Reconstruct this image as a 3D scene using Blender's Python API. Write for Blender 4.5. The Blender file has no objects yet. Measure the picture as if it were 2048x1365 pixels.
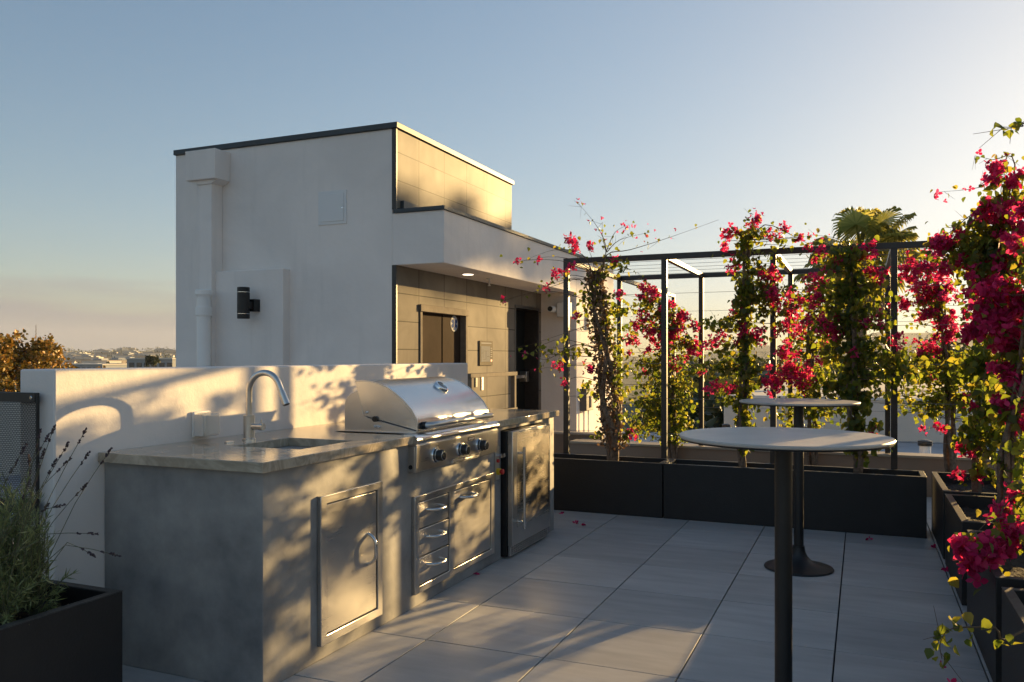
import bpy, bmesh, math, random
import numpy as np
from mathutils import Vector, Matrix
R = math.radians
rnd = random.Random(7)
NR = np.random.default_rng(11)
S = bpy.context.scene
COL = S.collection

# ---------------------------------------------------------------- camera
EYE = 1.35; YAW = 23.0; F = 1648.0; HV = 714.0
CS, SN = math.cos(R(YAW)), math.sin(R(YAW))
cam = bpy.data.cameras.new('camera'); co = bpy.data.objects.new('camera', cam); COL.objects.link(co)
co.location = (0, 0, EYE); co.rotation_euler = (R(90), 0, R(YAW))
cam.sensor_width = 36; cam.lens = F/2048*36; cam.shift_y = (HV-682.5)/2048
cam.clip_start = .05; cam.clip_end = 20000
S.camera = co
# ---------------------------------------------------------------- light
SUN_EL, SUN_AZ = 8.6, 23.8            # azimuth measured from +Y towards +X
sd = Vector((math.sin(R(SUN_AZ))*math.cos(R(SUN_EL)), math.cos(R(SUN_AZ))*math.cos(R(SUN_EL)), math.sin(R(SUN_EL))))
sl = bpy.data.lights.new('sun', 'SUN'); sl.energy = 5.0; sl.angle = R(.53); sl.color = (1, .66, .27)
so = bpy.data.objects.new('sun', sl); COL.objects.link(so)
so.rotation_euler = (-sd).to_track_quat('-Z', 'Y').to_euler(); so.location = (5, 10, 6)
S.view_settings.view_transform = 'Standard'; S.view_settings.look = 'None'
S.view_settings.gamma = 1; S.view_settings.exposure = 1.34
S.view_settings.use_curve_mapping = False

W = bpy.data.worlds.new('World'); S.world = W; W.use_nodes = True
nt = W.node_tree; nt.nodes.clear()
def N(t, typ, **k):
    n = t.nodes.new(typ)
    for a, b in k.items():
        if a.startswith('i_'):
            n.inputs[a[2:].replace('_', ' ')].default_value = b
        else: setattr(n, a, b)
    return n
def L(t, a, b): t.links.new(a, b)
def ramp(t, src, stops):
    n = N(t, 'ShaderNodeValToRGB'); e = n.color_ramp.elements
    while len(e) < len(stops): e.new(.5)
    for i, (p, c) in enumerate(stops):
        e[i].position = p; e[i].color = (*c, 1) if len(c) == 3 else c
    L(t, src, n.inputs[0]); return n
def maprange(t, src, a, b, c=0., d=1.):
    n = N(t, 'ShaderNodeMapRange'); L(t, src, n.inputs[0])
    for i, v in enumerate((a, b, c, d)): n.inputs[i+1].default_value = v
    return n.outputs[0]
def M2(t, op, a, b=None, c=None):
    n = N(t, 'ShaderNodeMath', operation=op)
    for i, v in enumerate((a, b, c)):
        if v is None: continue
        if isinstance(v, (int, float)): n.inputs[i].default_value = v
        else: L(t, v, n.inputs[i])
    return n.outputs[0]
def mixc(t, fac, a, b, blend='MIX'):
    n = N(t, 'ShaderNodeMix', data_type='RGBA', blend_type=blend)
    for s, v in ((n.inputs[0], fac), (n.inputs[6], a), (n.inputs[7], b)):
        if isinstance(v, (int, float)): s.default_value = v
        elif isinstance(v, tuple): s.default_value = (*v, 1) if len(v) == 3 else v
        else: L(t, v, s)
    return n.outputs[2]

sky = N(nt, 'ShaderNodeTexSky', sky_type='NISHITA', sun_disc=False, sun_elevation=R(SUN_EL), sun_rotation=R(SUN_AZ),
        altitude=50, air_density=1.0, dust_density=1.0, ozone_density=1.5)
hs = N(nt, 'ShaderNodeHueSaturation'); hs.inputs['Saturation'].default_value = 1.04
L(nt, sky.outputs[0], hs.inputs['Color'])
# low bank of thin cloud along the horizon
tc = N(nt, 'ShaderNodeTexCoord')
mp = N(nt, 'ShaderNodeMapping'); mp.inputs['Scale'].default_value = (2.2, 2.2, 26)
L(nt, tc.outputs['Generated'], mp.inputs[0])
no = N(nt, 'ShaderNodeTexNoise', i_Scale=2.2, i_Detail=5., i_Roughness=.5); L(nt, mp.outputs[0], no.inputs[0])
sx = N(nt, 'ShaderNodeSeparateXYZ'); L(nt, tc.outputs['Generated'], sx.inputs[0])
wob = M2(nt, 'MULTIPLY', M2(nt, 'SUBTRACT', no.outputs[0], .5), .07)
band = maprange(nt, M2(nt, 'ADD', sx.outputs[2], wob), .088, .045)
# the bank lies away from the sun: fade by direction
dt = N(nt, 'ShaderNodeVectorMath', operation='DOT_PRODUCT'); L(nt, tc.outputs['Generated'], dt.inputs[0]); dt.inputs[1].default_value = tuple(sd)
away = maprange(nt, dt.outputs['Value'], .75, .35)
fac = M2(nt, 'MULTIPLY', M2(nt, 'MULTIPLY', band, away), .88)
sca = N(nt, 'ShaderNodeVectorMath', operation='MULTIPLY_ADD'); L(nt, hs.outputs[0], sca.inputs[0]); sca.inputs[1].default_value = (.14, .14, .14); sca.inputs[2].default_value = (1, 1, 1)
dv_ = N(nt, 'ShaderNodeVectorMath', operation='DIVIDE'); L(nt, hs.outputs[0], dv_.inputs[0]); L(nt, sca.outputs[0], dv_.inputs[1])   # soft shoulder: the sky near the sun stays below white
tn_ = N(nt, 'ShaderNodeVectorMath', operation='MULTIPLY'); L(nt, dv_.outputs[0], tn_.inputs[0]); tn_.inputs[1].default_value = (.94, .975, 1.05)
cl = mixc(nt, fac, tn_.outputs[0], (1.42, 1.38, 1.46))
bg = N(nt, 'ShaderNodeBackground'); bg.inputs[1].default_value = .097
L(nt, cl, bg.inputs[0])
wo = N(nt, 'ShaderNodeOutputWorld'); L(nt, bg.outputs[0], wo.inputs[0])

# ---------------------------------------------------------------- materials
def mat(name, col, rough=.6, metal=0., var=0., vscale=3., vdet=4., bump=0., bscale=40., spec=.5, stretch=(1, 1, 1), col2=None, coat=0., rvar=0., aniso=0.):
    m = bpy.data.materials.new(name); m.use_nodes = True; t = m.node_tree
    b = t.nodes['Principled BSDF']; b.inputs['Roughness'].default_value = rough; b.inputs['Metallic'].default_value = metal
    b.inputs['Specular IOR Level'].default_value = spec; b.inputs['Coat Weight'].default_value = coat
    b.inputs['Anisotropic'].default_value = aniso
    t1 = N(t, 'ShaderNodeTexCoord'); mp = N(t, 'ShaderNodeMapping'); mp.inputs['Scale'].default_value = stretch
    L(t, t1.outputs['Object'], mp.inputs[0])
    if var or col2:
        n = N(t, 'ShaderNodeTexNoise', i_Scale=vscale, i_Detail=vdet, i_Roughness=.6); L(t, mp.outputs[0], n.inputs[0])
        c2 = col2 or tuple(x*(1-var) for x in col); c1 = col if col2 else tuple(min(1, x*(1+var*.6)) for x in col)
        r = ramp(t, n.outputs[0], [(.3, c2), (.7, c1)]); L(t, r.outputs[0], b.inputs['Base Color'])
        if rvar: L(t, maprange(t, n.outputs[0], .3, .7, rough-rvar, rough+rvar), b.inputs['Roughness'])
    else: b.inputs['Base Color'].default_value = (*col, 1)
    if bump:
        n2 = N(t, 'ShaderNodeTexNoise', i_Scale=bscale, i_Detail=4.); L(t, mp.outputs[0], n2.inputs[0])
        bp = N(t, 'ShaderNodeBump', i_Strength=bump, i_Distance=.01); L(t, n2.outputs[0], bp.inputs['Height']); L(t, bp.outputs[0], b.inputs['Normal'])
    return m
def leafmat(name, stops, tstops, tr=.5, rough=.45):
    m = bpy.data.materials.new(name); m.use_nodes = True; t = m.node_tree
    b = t.nodes['Principled BSDF']; b.inputs['Roughness'].default_value = rough
    g = N(t, 'ShaderNodeNewGeometry')
    a = ramp(t, g.outputs['Random Per Island'], stops); L(t, a.outputs[0], b.inputs['Base Color'])
    c = ramp(t, g.outputs['Random Per Island'], tstops)
    tl = N(t, 'ShaderNodeBsdfTranslucent'); L(t, c.outputs[0], tl.inputs[0])
    mx = N(t, 'ShaderNodeMixShader'); mx.inputs[0].default_value = tr
    L(t, b.outputs[0], mx.inputs[1]); L(t, tl.outputs[0], mx.inputs[2])
    L(t, mx.outputs[0], t.nodes['Material Output'].inputs[0]); return m

def stucco():
    m = bpy.data.materials.new('white_stucco'); m.use_nodes = True; t = m.node_tree; b = t.nodes['Principled BSDF']
    tc = N(t, 'ShaderNodeTexCoord'); o = tc.outputs['Object']
    n = N(t, 'ShaderNodeTexNoise', i_Scale=.9, i_Detail=5., i_Roughness=.55, i_Distortion=.6); L(t, o, n.inputs[0])
    mp = N(t, 'ShaderNodeMapping'); mp.inputs['Scale'].default_value = (4, 4, .35); L(t, o, mp.inputs[0])
    st = N(t, 'ShaderNodeTexNoise', i_Scale=2., i_Detail=4.); L(t, mp.outputs[0], st.inputs[0])
    c = ramp(t, n.outputs[0], [(.3, (.74, .69, .645)), (.68, (.86, .80, .745))])
    c2 = mixc(t, maprange(t, st.outputs[0], .55, .8, 0, .35), c.outputs[0], (.62, .585, .54))
    L(t, c2, b.inputs['Base Color']); b.inputs['Roughness'].default_value = .85; b.inputs['Specular IOR Level'].default_value = .25
    f = N(t, 'ShaderNodeTexNoise', i_Scale=140., i_Detail=3.); L(t, o, f.inputs[0])
    f2 = N(t, 'ShaderNodeTexNoise', i_Scale=7., i_Detail=3.); L(t, o, f2.inputs[0])
    h = M2(t, 'ADD', M2(t, 'MULTIPLY', f.outputs[0], .12), M2(t, 'MULTIPLY', f2.outputs[0], .9))
    bp = N(t, 'ShaderNodeBump', i_Strength=.5, i_Distance=.014); L(t, h, bp.inputs['Height']); L(t, bp.outputs[0], b.inputs['Normal'])
    return m
def joints(t, coord, period, off, half):
    x = M2(t, 'FRACT', M2(t, 'DIVIDE', M2(t, 'SUBTRACT', coord, off), period))
    d = M2(t, 'MINIMUM', x, M2(t, 'SUBTRACT', 1., x))
    return M2(t, 'LESS_THAN', d, half/period)
def facade_tile(name='taupe_porcelain_cladding', ro=.6, sp_=.04):
    m = bpy.data.materials.new(name); m.use_nodes = True; t = m.node_tree; b = t.nodes['Principled BSDF']
    g = N(t, 'ShaderNodeNewGeometry'); s = N(t, 'ShaderNodeSeparateXYZ'); L(t, g.outputs['Position'], s.inputs[0])
    j = M2(t, 'MAXIMUM', joints(t, s.outputs[1], .655, 8.734, .006), joints(t, s.outputs[2], .325, 2.087, .006))
    fy = M2(t, 'FLOOR', M2(t, 'DIVIDE', M2(t, 'SUBTRACT', s.outputs[1], 8.734), .655)); fz = M2(t, 'FLOOR', M2(t, 'DIVIDE', M2(t, 'SUBTRACT', s.outputs[2], 2.087), .325))
    cb = N(t, 'ShaderNodeCombineXYZ'); L(t, fy, cb.inputs[0]); L(t, fz, cb.inputs[1])
    wn = N(t, 'ShaderNodeTexWhiteNoise', noise_dimensions='3D'); L(t, cb.outputs[0], wn.inputs[0])
    n = N(t, 'ShaderNodeTexNoise', i_Scale=2.2, i_Detail=6., i_Distortion=1.2); L(t, g.outputs['Position'], n.inputs[0])
    c = ramp(t, n.outputs[0], [(.3, (.165, .145, .118)), (.7, (.225, .20, .165))])
    v = maprange(t, wn.outputs[0], 0, 1, .88, 1.08)
    vc = N(t, 'ShaderNodeVectorMath', operation='SCALE'); L(t, c.outputs[0], vc.inputs[0]); L(t, v, vc.inputs['Scale'])
    L(t, mixc(t, j, vc.outputs[0], (.03, .027, .022)), b.inputs['Base Color'])
    b.inputs['Roughness'].default_value = ro; b.inputs['Specular IOR Level'].default_value = sp_
    n3 = N(t, 'ShaderNodeTexNoise', i_Scale=1.3, i_Detail=2.); L(t, g.outputs['Position'], n3.inputs[0])
    bp = N(t, 'ShaderNodeBump', i_Strength=.35, i_Distance=.05); L(t, n3.outputs[0], bp.inputs['Height']); L(t, bp.outputs[0], b.inputs['Normal'])
    return m
def paver():
    m = bpy.data.materials.new('grey_porcelain_paver'); m.use_nodes = True; t = m.node_tree; b = t.nodes['Principled BSDF']
    g = N(t, 'ShaderNodeNewGeometry')
    wn = g.outputs['Random Per Island']
    add = N(t, 'ShaderNodeVectorMath', operation='ADD'); L(t, g.outputs['Position'], add.inputs[0])
    cb = N(t, 'ShaderNodeCombineXYZ'); L(t, M2(t, 'MULTIPLY', wn, 40.), cb.inputs[2]); L(t, cb.outputs[0], add.inputs[1])
    mp = N(t, 'ShaderNodeMapping'); mp.inputs['Scale'].default_value = (1.0, 5.5, 1); L(t, add.outputs[0], mp.inputs[0])
    n = N(t, 'ShaderNodeTexNoise', i_Scale=2.0, i_Detail=7., i_Roughness=.62); L(t, mp.outputs[0], n.inputs[0])
    n2 = N(t, 'ShaderNodeTexNoise', i_Scale=1.1, i_Detail=5.); L(t, g.outputs['Position'], n2.inputs[0])
    c = ramp(t, n.outputs[0], [(.28, (.375, .365, .35)), (.72, (.53, .515, .49))])
    c1 = mixc(t, maprange(t, n2.outputs[0], .45, .75, 0, .45), c.outputs[0], (.29, .275, .26))
    vc = N(t, 'ShaderNodeVectorMath', operation='SCALE'); L(t, c1, vc.inputs[0]); L(t, maprange(t, wn, 0, 1, .84, 1.08), vc.inputs['Scale'])
    L(t, vc.outputs[0], b.inputs['Base Color'])
    L(t, maprange(t, n2.outputs[0], .3, .7, .42, .62), b.inputs['Roughness'])
    f = N(t, 'ShaderNodeTexNoise', i_Scale=90., i_Detail=3.); L(t, mp.outputs[0], f.inputs[0])
    bp = N(t, 'ShaderNodeBump', i_Strength=.18, i_Distance=.004); L(t, f.outputs[0], bp.inputs['Height']); L(t, bp.outputs[0], b.inputs['Normal'])
    return m
def marble():
    m = bpy.data.materials.new('beige_veined_stone'); m.use_nodes = True; t = m.node_tree; b = t.nodes['Principled BSDF']
    tc = N(t, 'ShaderNodeTexCoord'); mp = N(t, 'ShaderNodeMapping'); mp.inputs['Rotation'].default_value = (.3, .2, .5); mp.inputs['Scale'].default_value = (1, 3.2, 2)
    L(t, tc.outputs['Object'], mp.inputs[0])
    n = N(t, 'ShaderNodeTexNoise', i_Scale=2.2, i_Detail=8., i_Roughness=.62, i_Distortion=1.6); L(t, mp.outputs[0], n.inputs[0])
    c = ramp(t, n.outputs[0], [(.25, (.22, .185, .135)), (.44, (.50, .43, .33)), (.52, (.33, .285, .215)), (.75, (.60, .53, .42))])
    n2 = N(t, 'ShaderNodeTexNoise', i_Scale=38., i_Detail=4.); L(t, tc.outputs['Object'], n2.inputs[0])
    L(t, mixc(t, maprange(t, n2.outputs[0], .5, .75, 0, .4), c.outputs[0], (.24, .21, .17)), b.inputs['Base Color'])
    b.inputs['Roughness'].default_value = .12
    return m
def steel(name, rough=.27, tint=(.62, .60, .57), wav=.25, ani=.6):
    m = bpy.data.materials.new(name); m.use_nodes = True; t = m.node_tree; b = t.nodes['Principled BSDF']
    tc = N(t, 'ShaderNodeTexCoord'); o = tc.outputs['Object']
    b.inputs['Metallic'].default_value = 1
    mp = N(t, 'ShaderNodeMapping'); mp.inputs['Scale'].default_value = (1, 1, 60); L(t, o, mp.inputs[0])
    n = N(t, 'ShaderNodeTexNoise', i_Scale=6., i_Detail=3.); L(t, mp.outputs[0], n.inputs[0])
    n2 = N(t, 'ShaderNodeTexNoise', i_Scale=4., i_Detail=3., i_Roughness=.5, i_Distortion=.6); L(t, o, n2.inputs[0])
    c = ramp(t, n2.outputs[0], [(.3, tuple(x*.92 for x in tint)), (.7, tuple(min(1, x*1.03) for x in tint))])
    L(t, c.outputs[0], b.inputs['Base Color'])
    r = M2(t, 'ADD', M2(t, 'MULTIPLY', M2(t, 'SUBTRACT', n2.outputs[0], .5), .12), M2(t, 'ADD', M2(t, 'MULTIPLY', M2(t, 'SUBTRACT', n.outputs[0], .5), .12), rough))
    L(t, r, b.inputs['Roughness'])
    n3 = N(t, 'ShaderNodeTexNoise', i_Scale=3.2, i_Detail=1.5); L(t, o, n3.inputs[0])
    h = M2(t, 'ADD', n3.outputs[0], M2(t, 'MULTIPLY', n.outputs[0], .0006))
    bp = N(t, 'ShaderNodeBump', i_Strength=wav, i_Distance=.03); L(t, h, bp.inputs['Height']); L(t, bp.outputs[0], b.inputs['Normal'])
    return m

STUCCO = stucco(); TILE = facade_tile(); TILE2 = facade_tile('glossy_taupe_cladding', .52, .085); PAVER = paver(); STONE = marble()
STEEL = steel('brushed_stainless', .31, wav=.16); STEEL2 = steel('polished_stainless', .23, (.68, .67, .65), .1)
DULL = mat('dull_worn_steel', (.20, .17, .135), .75, metal=0, var=.25, vscale=8, spec=.1)
STEELDARK = mat('dark_elevator_steel', (.050, .034, .025), .7, metal=0, var=.25, vscale=2, spec=.02)
CEMENT = mat('grey_microcement', (.36, .35, .33), .55, var=0, vscale=3.2, vdet=9, col2=(.15, .15, .152), bump=.25, bscale=9)
DARK = mat('dark_roof_coping', (.035, .045, .052), .5, var=.2)
BLACK = mat('black_powder_coat', (.010, .0095, .0095), .45, var=.3, vscale=9, bump=.12, bscale=240)
PLANTER = mat('black_fibre_planter', (.009, .009, .010), .55, var=.35, vscale=3, bump=.15, bscale=90)
PLRIM = mat('weathered_planter_rim', (.052, .048, .042), .5, var=.5, vscale=25, bump=.2, bscale=120)
FRAMEM = mat('dark_bronze_steel', (.030, .026, .024), .42, var=.3, vscale=20)
CABLE = mat('steel_cable', (.30, .29, .28), .35, metal=.8)
SOIL = mat('dark_potting_soil', (.030, .021, .015), .95, var=.6, vscale=30, bump=1., bscale=60)
PVC = mat('white_pvc', (.88, .86, .82), .4, var=.06)
WHITEP = mat('painted_metal_white', (.62, .62, .60), .5, var=.05)
TAN = mat('tan_wall_paint', (.27, .19, .135), .7, var=.1, vscale=2, bump=.1)
TOPM = mat('grey_laminate_tabletop', (.50, .465, .42), .42, var=.14, vscale=6, vdet=6)
BARK = mat('shaggy_bark', (.19, .13, .09), .9, var=.5, vscale=30, bump=1., bscale=60)
TWIG = mat('thin_brown_twig', (.13, .085, .05), .8, var=.3, vscale=30)
CHROME = mat('chrome', (.75, .75, .75), .12, metal=1)
RUBBER = mat('matt_black_plastic', (.012, .012, .013), .4)
YEL = mat('yellow_plastic', (.75, .52, .03), .4); RED = mat('red_plastic', (.5, .02, .02), .35)
BLUE = mat('blue_decal', (.02, .06, .22), .7, spec=.05); WHT = mat('white_decal', (.45, .45, .44), .7, spec=.1)
ROOFM = mat('pale_roof_membrane', (.42, .41, .42), .75, var=.2, vscale=1.2, bump=.2, bscale=12)
CREAM = mat('cream_wall_paint', (.62, .58, .51), .8, var=.08, vscale=1.5)
DOORIN = mat('black_door_paint', (.010, .012, .012), .5, var=.2, spec=.15)
BRONZE = mat('bronze_sign_plate', (.10, .08, .055), .7, spec=.1)
LEAF = leafmat('bougainvillea_leaf', [(0, (.03, .052, .012)), (.5, (.058, .088, .018)), (.85, (.08, .10, .018)), (1, (.16, .11, .03))],
               [(0, (.14, .21, .018)), (.6, (.36, .40, .03)), (1, (.56, .45, .05))], .55)
FLOWER = leafmat('magenta_bract', [(0, (.22, .003, .05)), (.5, (.48, .006, .11)), (.93, (.66, .035, .20)), (1, (.50, .13, .09))],
                 [(0, (.55, .006, .07)), (1, (.98, .08, .28))], .52, .6)
DEADLEAF = leafmat('dry_vine_leaf', [(0, (.10, .06, .035)), (1, (.24, .17, .10))], [(0, (.2, .1, .04)), (1, (.35, .2, .1))], .2)
GOLD = leafmat('golden_tree_leaf', [(0, (.13, .115, .02)), (.5, (.30, .20, .028)), (1, (.46, .21, .03))], [(0, (.12, .10, .01)), (1, (.4, .2, .03))], .3)
FARLEAF = leafmat('distant_tree_leaf', [(0, (.025, .038, .014)), (1, (.055, .07, .025))], [(0, (.05, .07, .02)), (1, (.12, .13, .03))], .2)
PALMM = leafmat('palm_frond', [(0, (.045, .065, .018)), (1, (.10, .12, .03))], [(0, (.30, .33, .06)), (1, (.62, .55, .14))], .55)
PALMDRY = leafmat('dry_palm_frond', [(0, (.13, .085, .05)), (1, (.22, .15, .09))], [(0, (.2, .12, .06)), (1, (.3, .2, .1))], .2)
LAVL = leafmat('lavender_leaf', [(0, (.17, .21, .08)), (.7, (.32, .37, .16)), (1, (.40, .37, .17))], [(0, (.16, .2, .06)), (1, (.32, .32, .10))], .3)
LAVF = mat('dried_lavender_bud', (.075, .05, .06), .8, var=.5, vscale=60)
clear = bpy.data.materials.new('clear_polycarbonate'); clear.use_nodes = True
_t = clear.node_tree; _b = _t.nodes['Principled BSDF']; _b.inputs['Base Color'].default_value = (.85, .80, .70, 1); _b.inputs['Roughness'].default_value = .12
_b.inputs['Alpha'].default_value = .38; _b.inputs['Specular IOR Level'].default_value = .8
lampm = bpy.data.materials.new('lit_downlight_lens'); lampm.use_nodes = True
_b = lampm.node_tree.nodes['Principled BSDF']; _b.inputs['Emission Color'].default_value = (1, .82, .6, 1); _b.inputs['Emission Strength'].default_value = 2.2

# ---------------------------------------------------------------- mesh helpers
class MB:
    def __init__(s): s.v = []; s.f = []; s.mi = []; s.m = []
    def _mi(s, m):
        if m is None: return 0
        if m not in s.m: s.m.append(m)
        return s.m.index(m)
    def add(s, vs, fs, m=None):
        o = len(s.v); s.v += [tuple(v) for v in vs]; k = s._mi(m)
        for f in fs: s.f.append([i+o for i in f]); s.mi.append(k)
        return s
    def box(s, x0, x1, y0, y1, z0, z1, m=None):
        return s.add([(x, y, z) for z in (z0, z1) for y in (y0, y1) for x in (x0, x1)],
                     [(0, 2, 3, 1), (4, 5, 7, 6), (0, 1, 5, 4), (2, 6, 7, 3), (0, 4, 6, 2), (1, 3, 7, 5)], m)
    def tube(s, pts, rad, n=8, m=None, cap=True):
        pts = [Vector(p) for p in pts]; k = len(pts)
        rs = rad if isinstance(rad, (list, tuple)) else [rad]*k
        vs = []; up = None
        for i, p in enumerate(pts):
            d = (pts[min(i+1, k-1)]-pts[max(i-1, 0)])
            if d.length < 1e-9: d = Vector((0, 0, 1))
            d.normalize()
            if up is None: up = Vector((0, 0, 1)) if abs(d.z) < .9 else Vector((1, 0, 0))
            a = d.cross(up)
            if a.length < 1e-6: a = d.cross(Vector((.3, .9, .1)))
            a.normalize(); b = a.cross(d).normalized(); up = b
            for j in range(n):
                q = 2*math.pi*j/n; vs.append(p+(a*math.cos(q)+b*math.sin(q))*rs[i])
        fs = [(i*n+j, (i+1)*n+j, (i+1)*n+(j+1) % n, i*n+(j+1) % n) for i in range(k-1) for j in range(n)]
        if cap: fs += [tuple(range(n)), tuple(reversed(range((k-1)*n, k*n)))]
        return s.add(vs, fs, m)
    def lathe(s, prof, origin=(0, 0, 0), axis='Z', n=32, m=None):
        vs = []; k = len(prof); ox, oy, oz = origin
        for r, h in prof:
            for j in range(n):
                q = 2*math.pi*j/n; a, b = r*math.cos(q), r*math.sin(q)
                vs.append({'Z': (ox+a, oy+b, oz+h), 'X': (ox+h, oy+a, oz+b), 'Y': (ox+b, oy+h, oz+a)}[axis])
        fs = [(i*n+j, i*n+(j+1) % n, (i+1)*n+(j+1) % n, (i+1)*n+j) for i in range(k-1) for j in range(n)]
        fs += [tuple(reversed(range(n))), tuple(range((k-1)*n, k*n))]
        return s.add(vs, fs, m)
    def prism(s, prof, a, b, axis='Y', m=None):
        n = len(prof); f = {'Y': lambda p, h: (p[0], h, p[1]), 'X': lambda p, h: (h, p[0], p[1]), 'Z': lambda p, h: (p[0], p[1], h)}[axis]
        vs = [f(p, a) for p in prof]+[f(p, b) for p in prof]
        return s.add(vs, [tuple(range(n)), tuple(reversed(range(n, 2*n)))]+[(i, i+n, (i+1) % n+n, (i+1) % n) for i in range(n)], m)
    def grid(s, us, vs_, mask, w0, w1, axis='Z', m=None):
        # slab made of cells; only boundary faces are made
        f = {'Z': lambda u, v, w: (u, v, w), 'X': lambda u, v, w: (w, u, v), 'Y': lambda u, v, w: (u, w, v)}[axis]
        nu, nv = len(us), len(vs_); V = [f(u, v, w) for w in (w0, w1) for v in vs_ for u in us]
        ix = lambda i, j, k: k*nu*nv+j*nu+i
        on = lambda i, j: 0 <= i < nu-1 and 0 <= j < nv-1 and mask(i, j); fs = []
        for i in range(nu-1):
            for j in range(nv-1):
                if not on(i, j): continue
                fs.append((ix(i, j, 0), ix(i, j+1, 0), ix(i+1, j+1, 0), ix(i+1, j, 0)))
                fs.append((ix(i, j, 1), ix(i+1, j, 1), ix(i+1, j+1, 1), ix(i, j+1, 1)))
                if not on(i-1, j): fs.append((ix(i, j, 0), ix(i, j, 1), ix(i, j+1, 1), ix(i, j+1, 0)))
                if not on(i+1, j): fs.append((ix(i+1, j, 0), ix(i+1, j+1, 0), ix(i+1, j+1, 1), ix(i+1, j, 1)))
                if not on(i, j-1): fs.append((ix(i, j, 0), ix(i+1, j, 0), ix(i+1, j, 1), ix(i, j, 1)))
                if not on(i, j+1): fs.append((ix(i, j+1, 0), ix(i, j+1, 1), ix(i+1, j+1, 1), ix(i+1, j+1, 0)))
        return s.add(V, fs, m)
    def build(s, name, m=None, parent=None, bevel=0., smooth=True, loc=None, seg=2):
        me = bpy.data.meshes.new(name); me.from_pydata(s.v, [], s.f)
        mats = s.m if s.m else [m]
        for x in mats: me.materials.append(x)
        if len(mats) > 1: me.polygons.foreach_set('material_index', s.mi)
        bm = bmesh.new(); bm.from_mesh(me)
        bmesh.ops.delete(bm, geom=[v for v in bm.verts if not v.link_faces], context='VERTS')
        bmesh.ops.recalc_face_normals(bm, faces=bm.faces); bm.to_mesh(me); bm.free()
        return finish(name, me, parent, bevel, smooth, seg)
def finish(name, me, parent=None, bevel=0., smooth=True, seg=2):
    if smooth:
        me.polygons.foreach_set('use_smooth', [True]*len(me.polygons)); me.set_sharp_from_angle(angle=R(38))
    o = bpy.data.objects.new(name, me); COL.objects.link(o)
    if parent:
        o.parent = parent; o.location = -parent.location
    if bevel:
        b = o.modifiers.new('bevel', 'BEVEL'); b.width = bevel; b.segments = seg; b.limit_method = 'ANGLE'; b.angle_limit = R(40)
        b.harden_normals = False
    return o
def tag(o, label=None, cat=None, group=None, kind=None):
    if label: o['label'] = label
    if cat: o['category'] = cat
    if group: o['group'] = group
    if kind: o['kind'] = kind
    return o
def thing(name, label, cat, loc=(0, 0, 0), group=None):
    o = bpy.data.objects.new(name, None); o.location = loc; COL.objects.link(o); o.empty_display_size = .1
    return tag(o, label, cat, group)
def at(u, v, X=None, Y=None, d=None):
    t = (u-1024)/F; dx = -SN+CS*t; dy = CS+SN*t
    if X is not None: d = X/dx
    if Y is not None: d = Y/dy
    return Vector((d*dx, d*dy, EYE+(HV-v)/F*d))
def rotmats(n, rng, tilt=None):
    q = rng.normal(size=(n, 4)); q /= np.linalg.norm(q, axis=1)[:, None]
    w, x, y, z = q.T
    return np.stack([1-2*(y*y+z*z), 2*(x*y-z*w), 2*(x*z+y*w), 2*(x*y+z*w), 1-2*(x*x+z*z), 2*(y*z-x*w), 2*(x*z-y*w), 2*(y*z+x*w), 1-2*(x*x+y*y)], 1).reshape(n, 3, 3)
def hangmats(n, rng):
    # leaves with the tip hanging: local -Y mostly down
    out = np.zeros((n, 3, 3))
    down = np.stack([rng.normal(0, .55, n), rng.normal(0, .55, n), -np.ones(n)*.75+rng.normal(0, .45, n)], 1); down /= np.linalg.norm(down, axis=1)[:, None]
    r = rng.normal(size=(n, 3)); a = np.cross(down, r); a /= np.linalg.norm(a, axis=1)[:, None]; b = np.cross(a, down)
    out[:, :, 0] = a; out[:, :, 1] = down; out[:, :, 2] = b
    return out
def scatter(name, tv, tf, pts, sizes, m, parent=None, rng=NR, mats=None):
    pts = np.asarray(pts, float); n = len(pts); tv = np.asarray(tv, float); k = len(tv)
    Rm = rotmats(n, rng) if mats is None else mats
    sizes = np.broadcast_to(np.asarray(sizes, float), (n,))
    V = np.einsum('nij,kj->nki', Rm, tv)*sizes[:, None, None]+pts[:, None, :]
    me = bpy.data.meshes.new(name); nf = len(tf); fl = [len(f) for f in tf]
    loops = np.concatenate([np.array(f) for f in tf]); al = (loops[None]+(np.arange(n)*k)[:, None]).ravel()
    ls = np.concatenate([[0], np.cumsum(fl)[:-1]]); tot = sum(fl)
    me.vertices.add(n*k); me.vertices.foreach_set('co', V.ravel())
    me.loops.add(len(al)); me.loops.foreach_set('vertex_index', al.astype(np.int32))
    me.polygons.add(n*nf); me.polygons.foreach_set('loop_start', (ls[None]+(np.arange(n)*tot)[:, None]).ravel().astype(np.int32))
    me.update(calc_edges=True); me.materials.append(m)
    return finish(name, me, parent, smooth=False)
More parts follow.
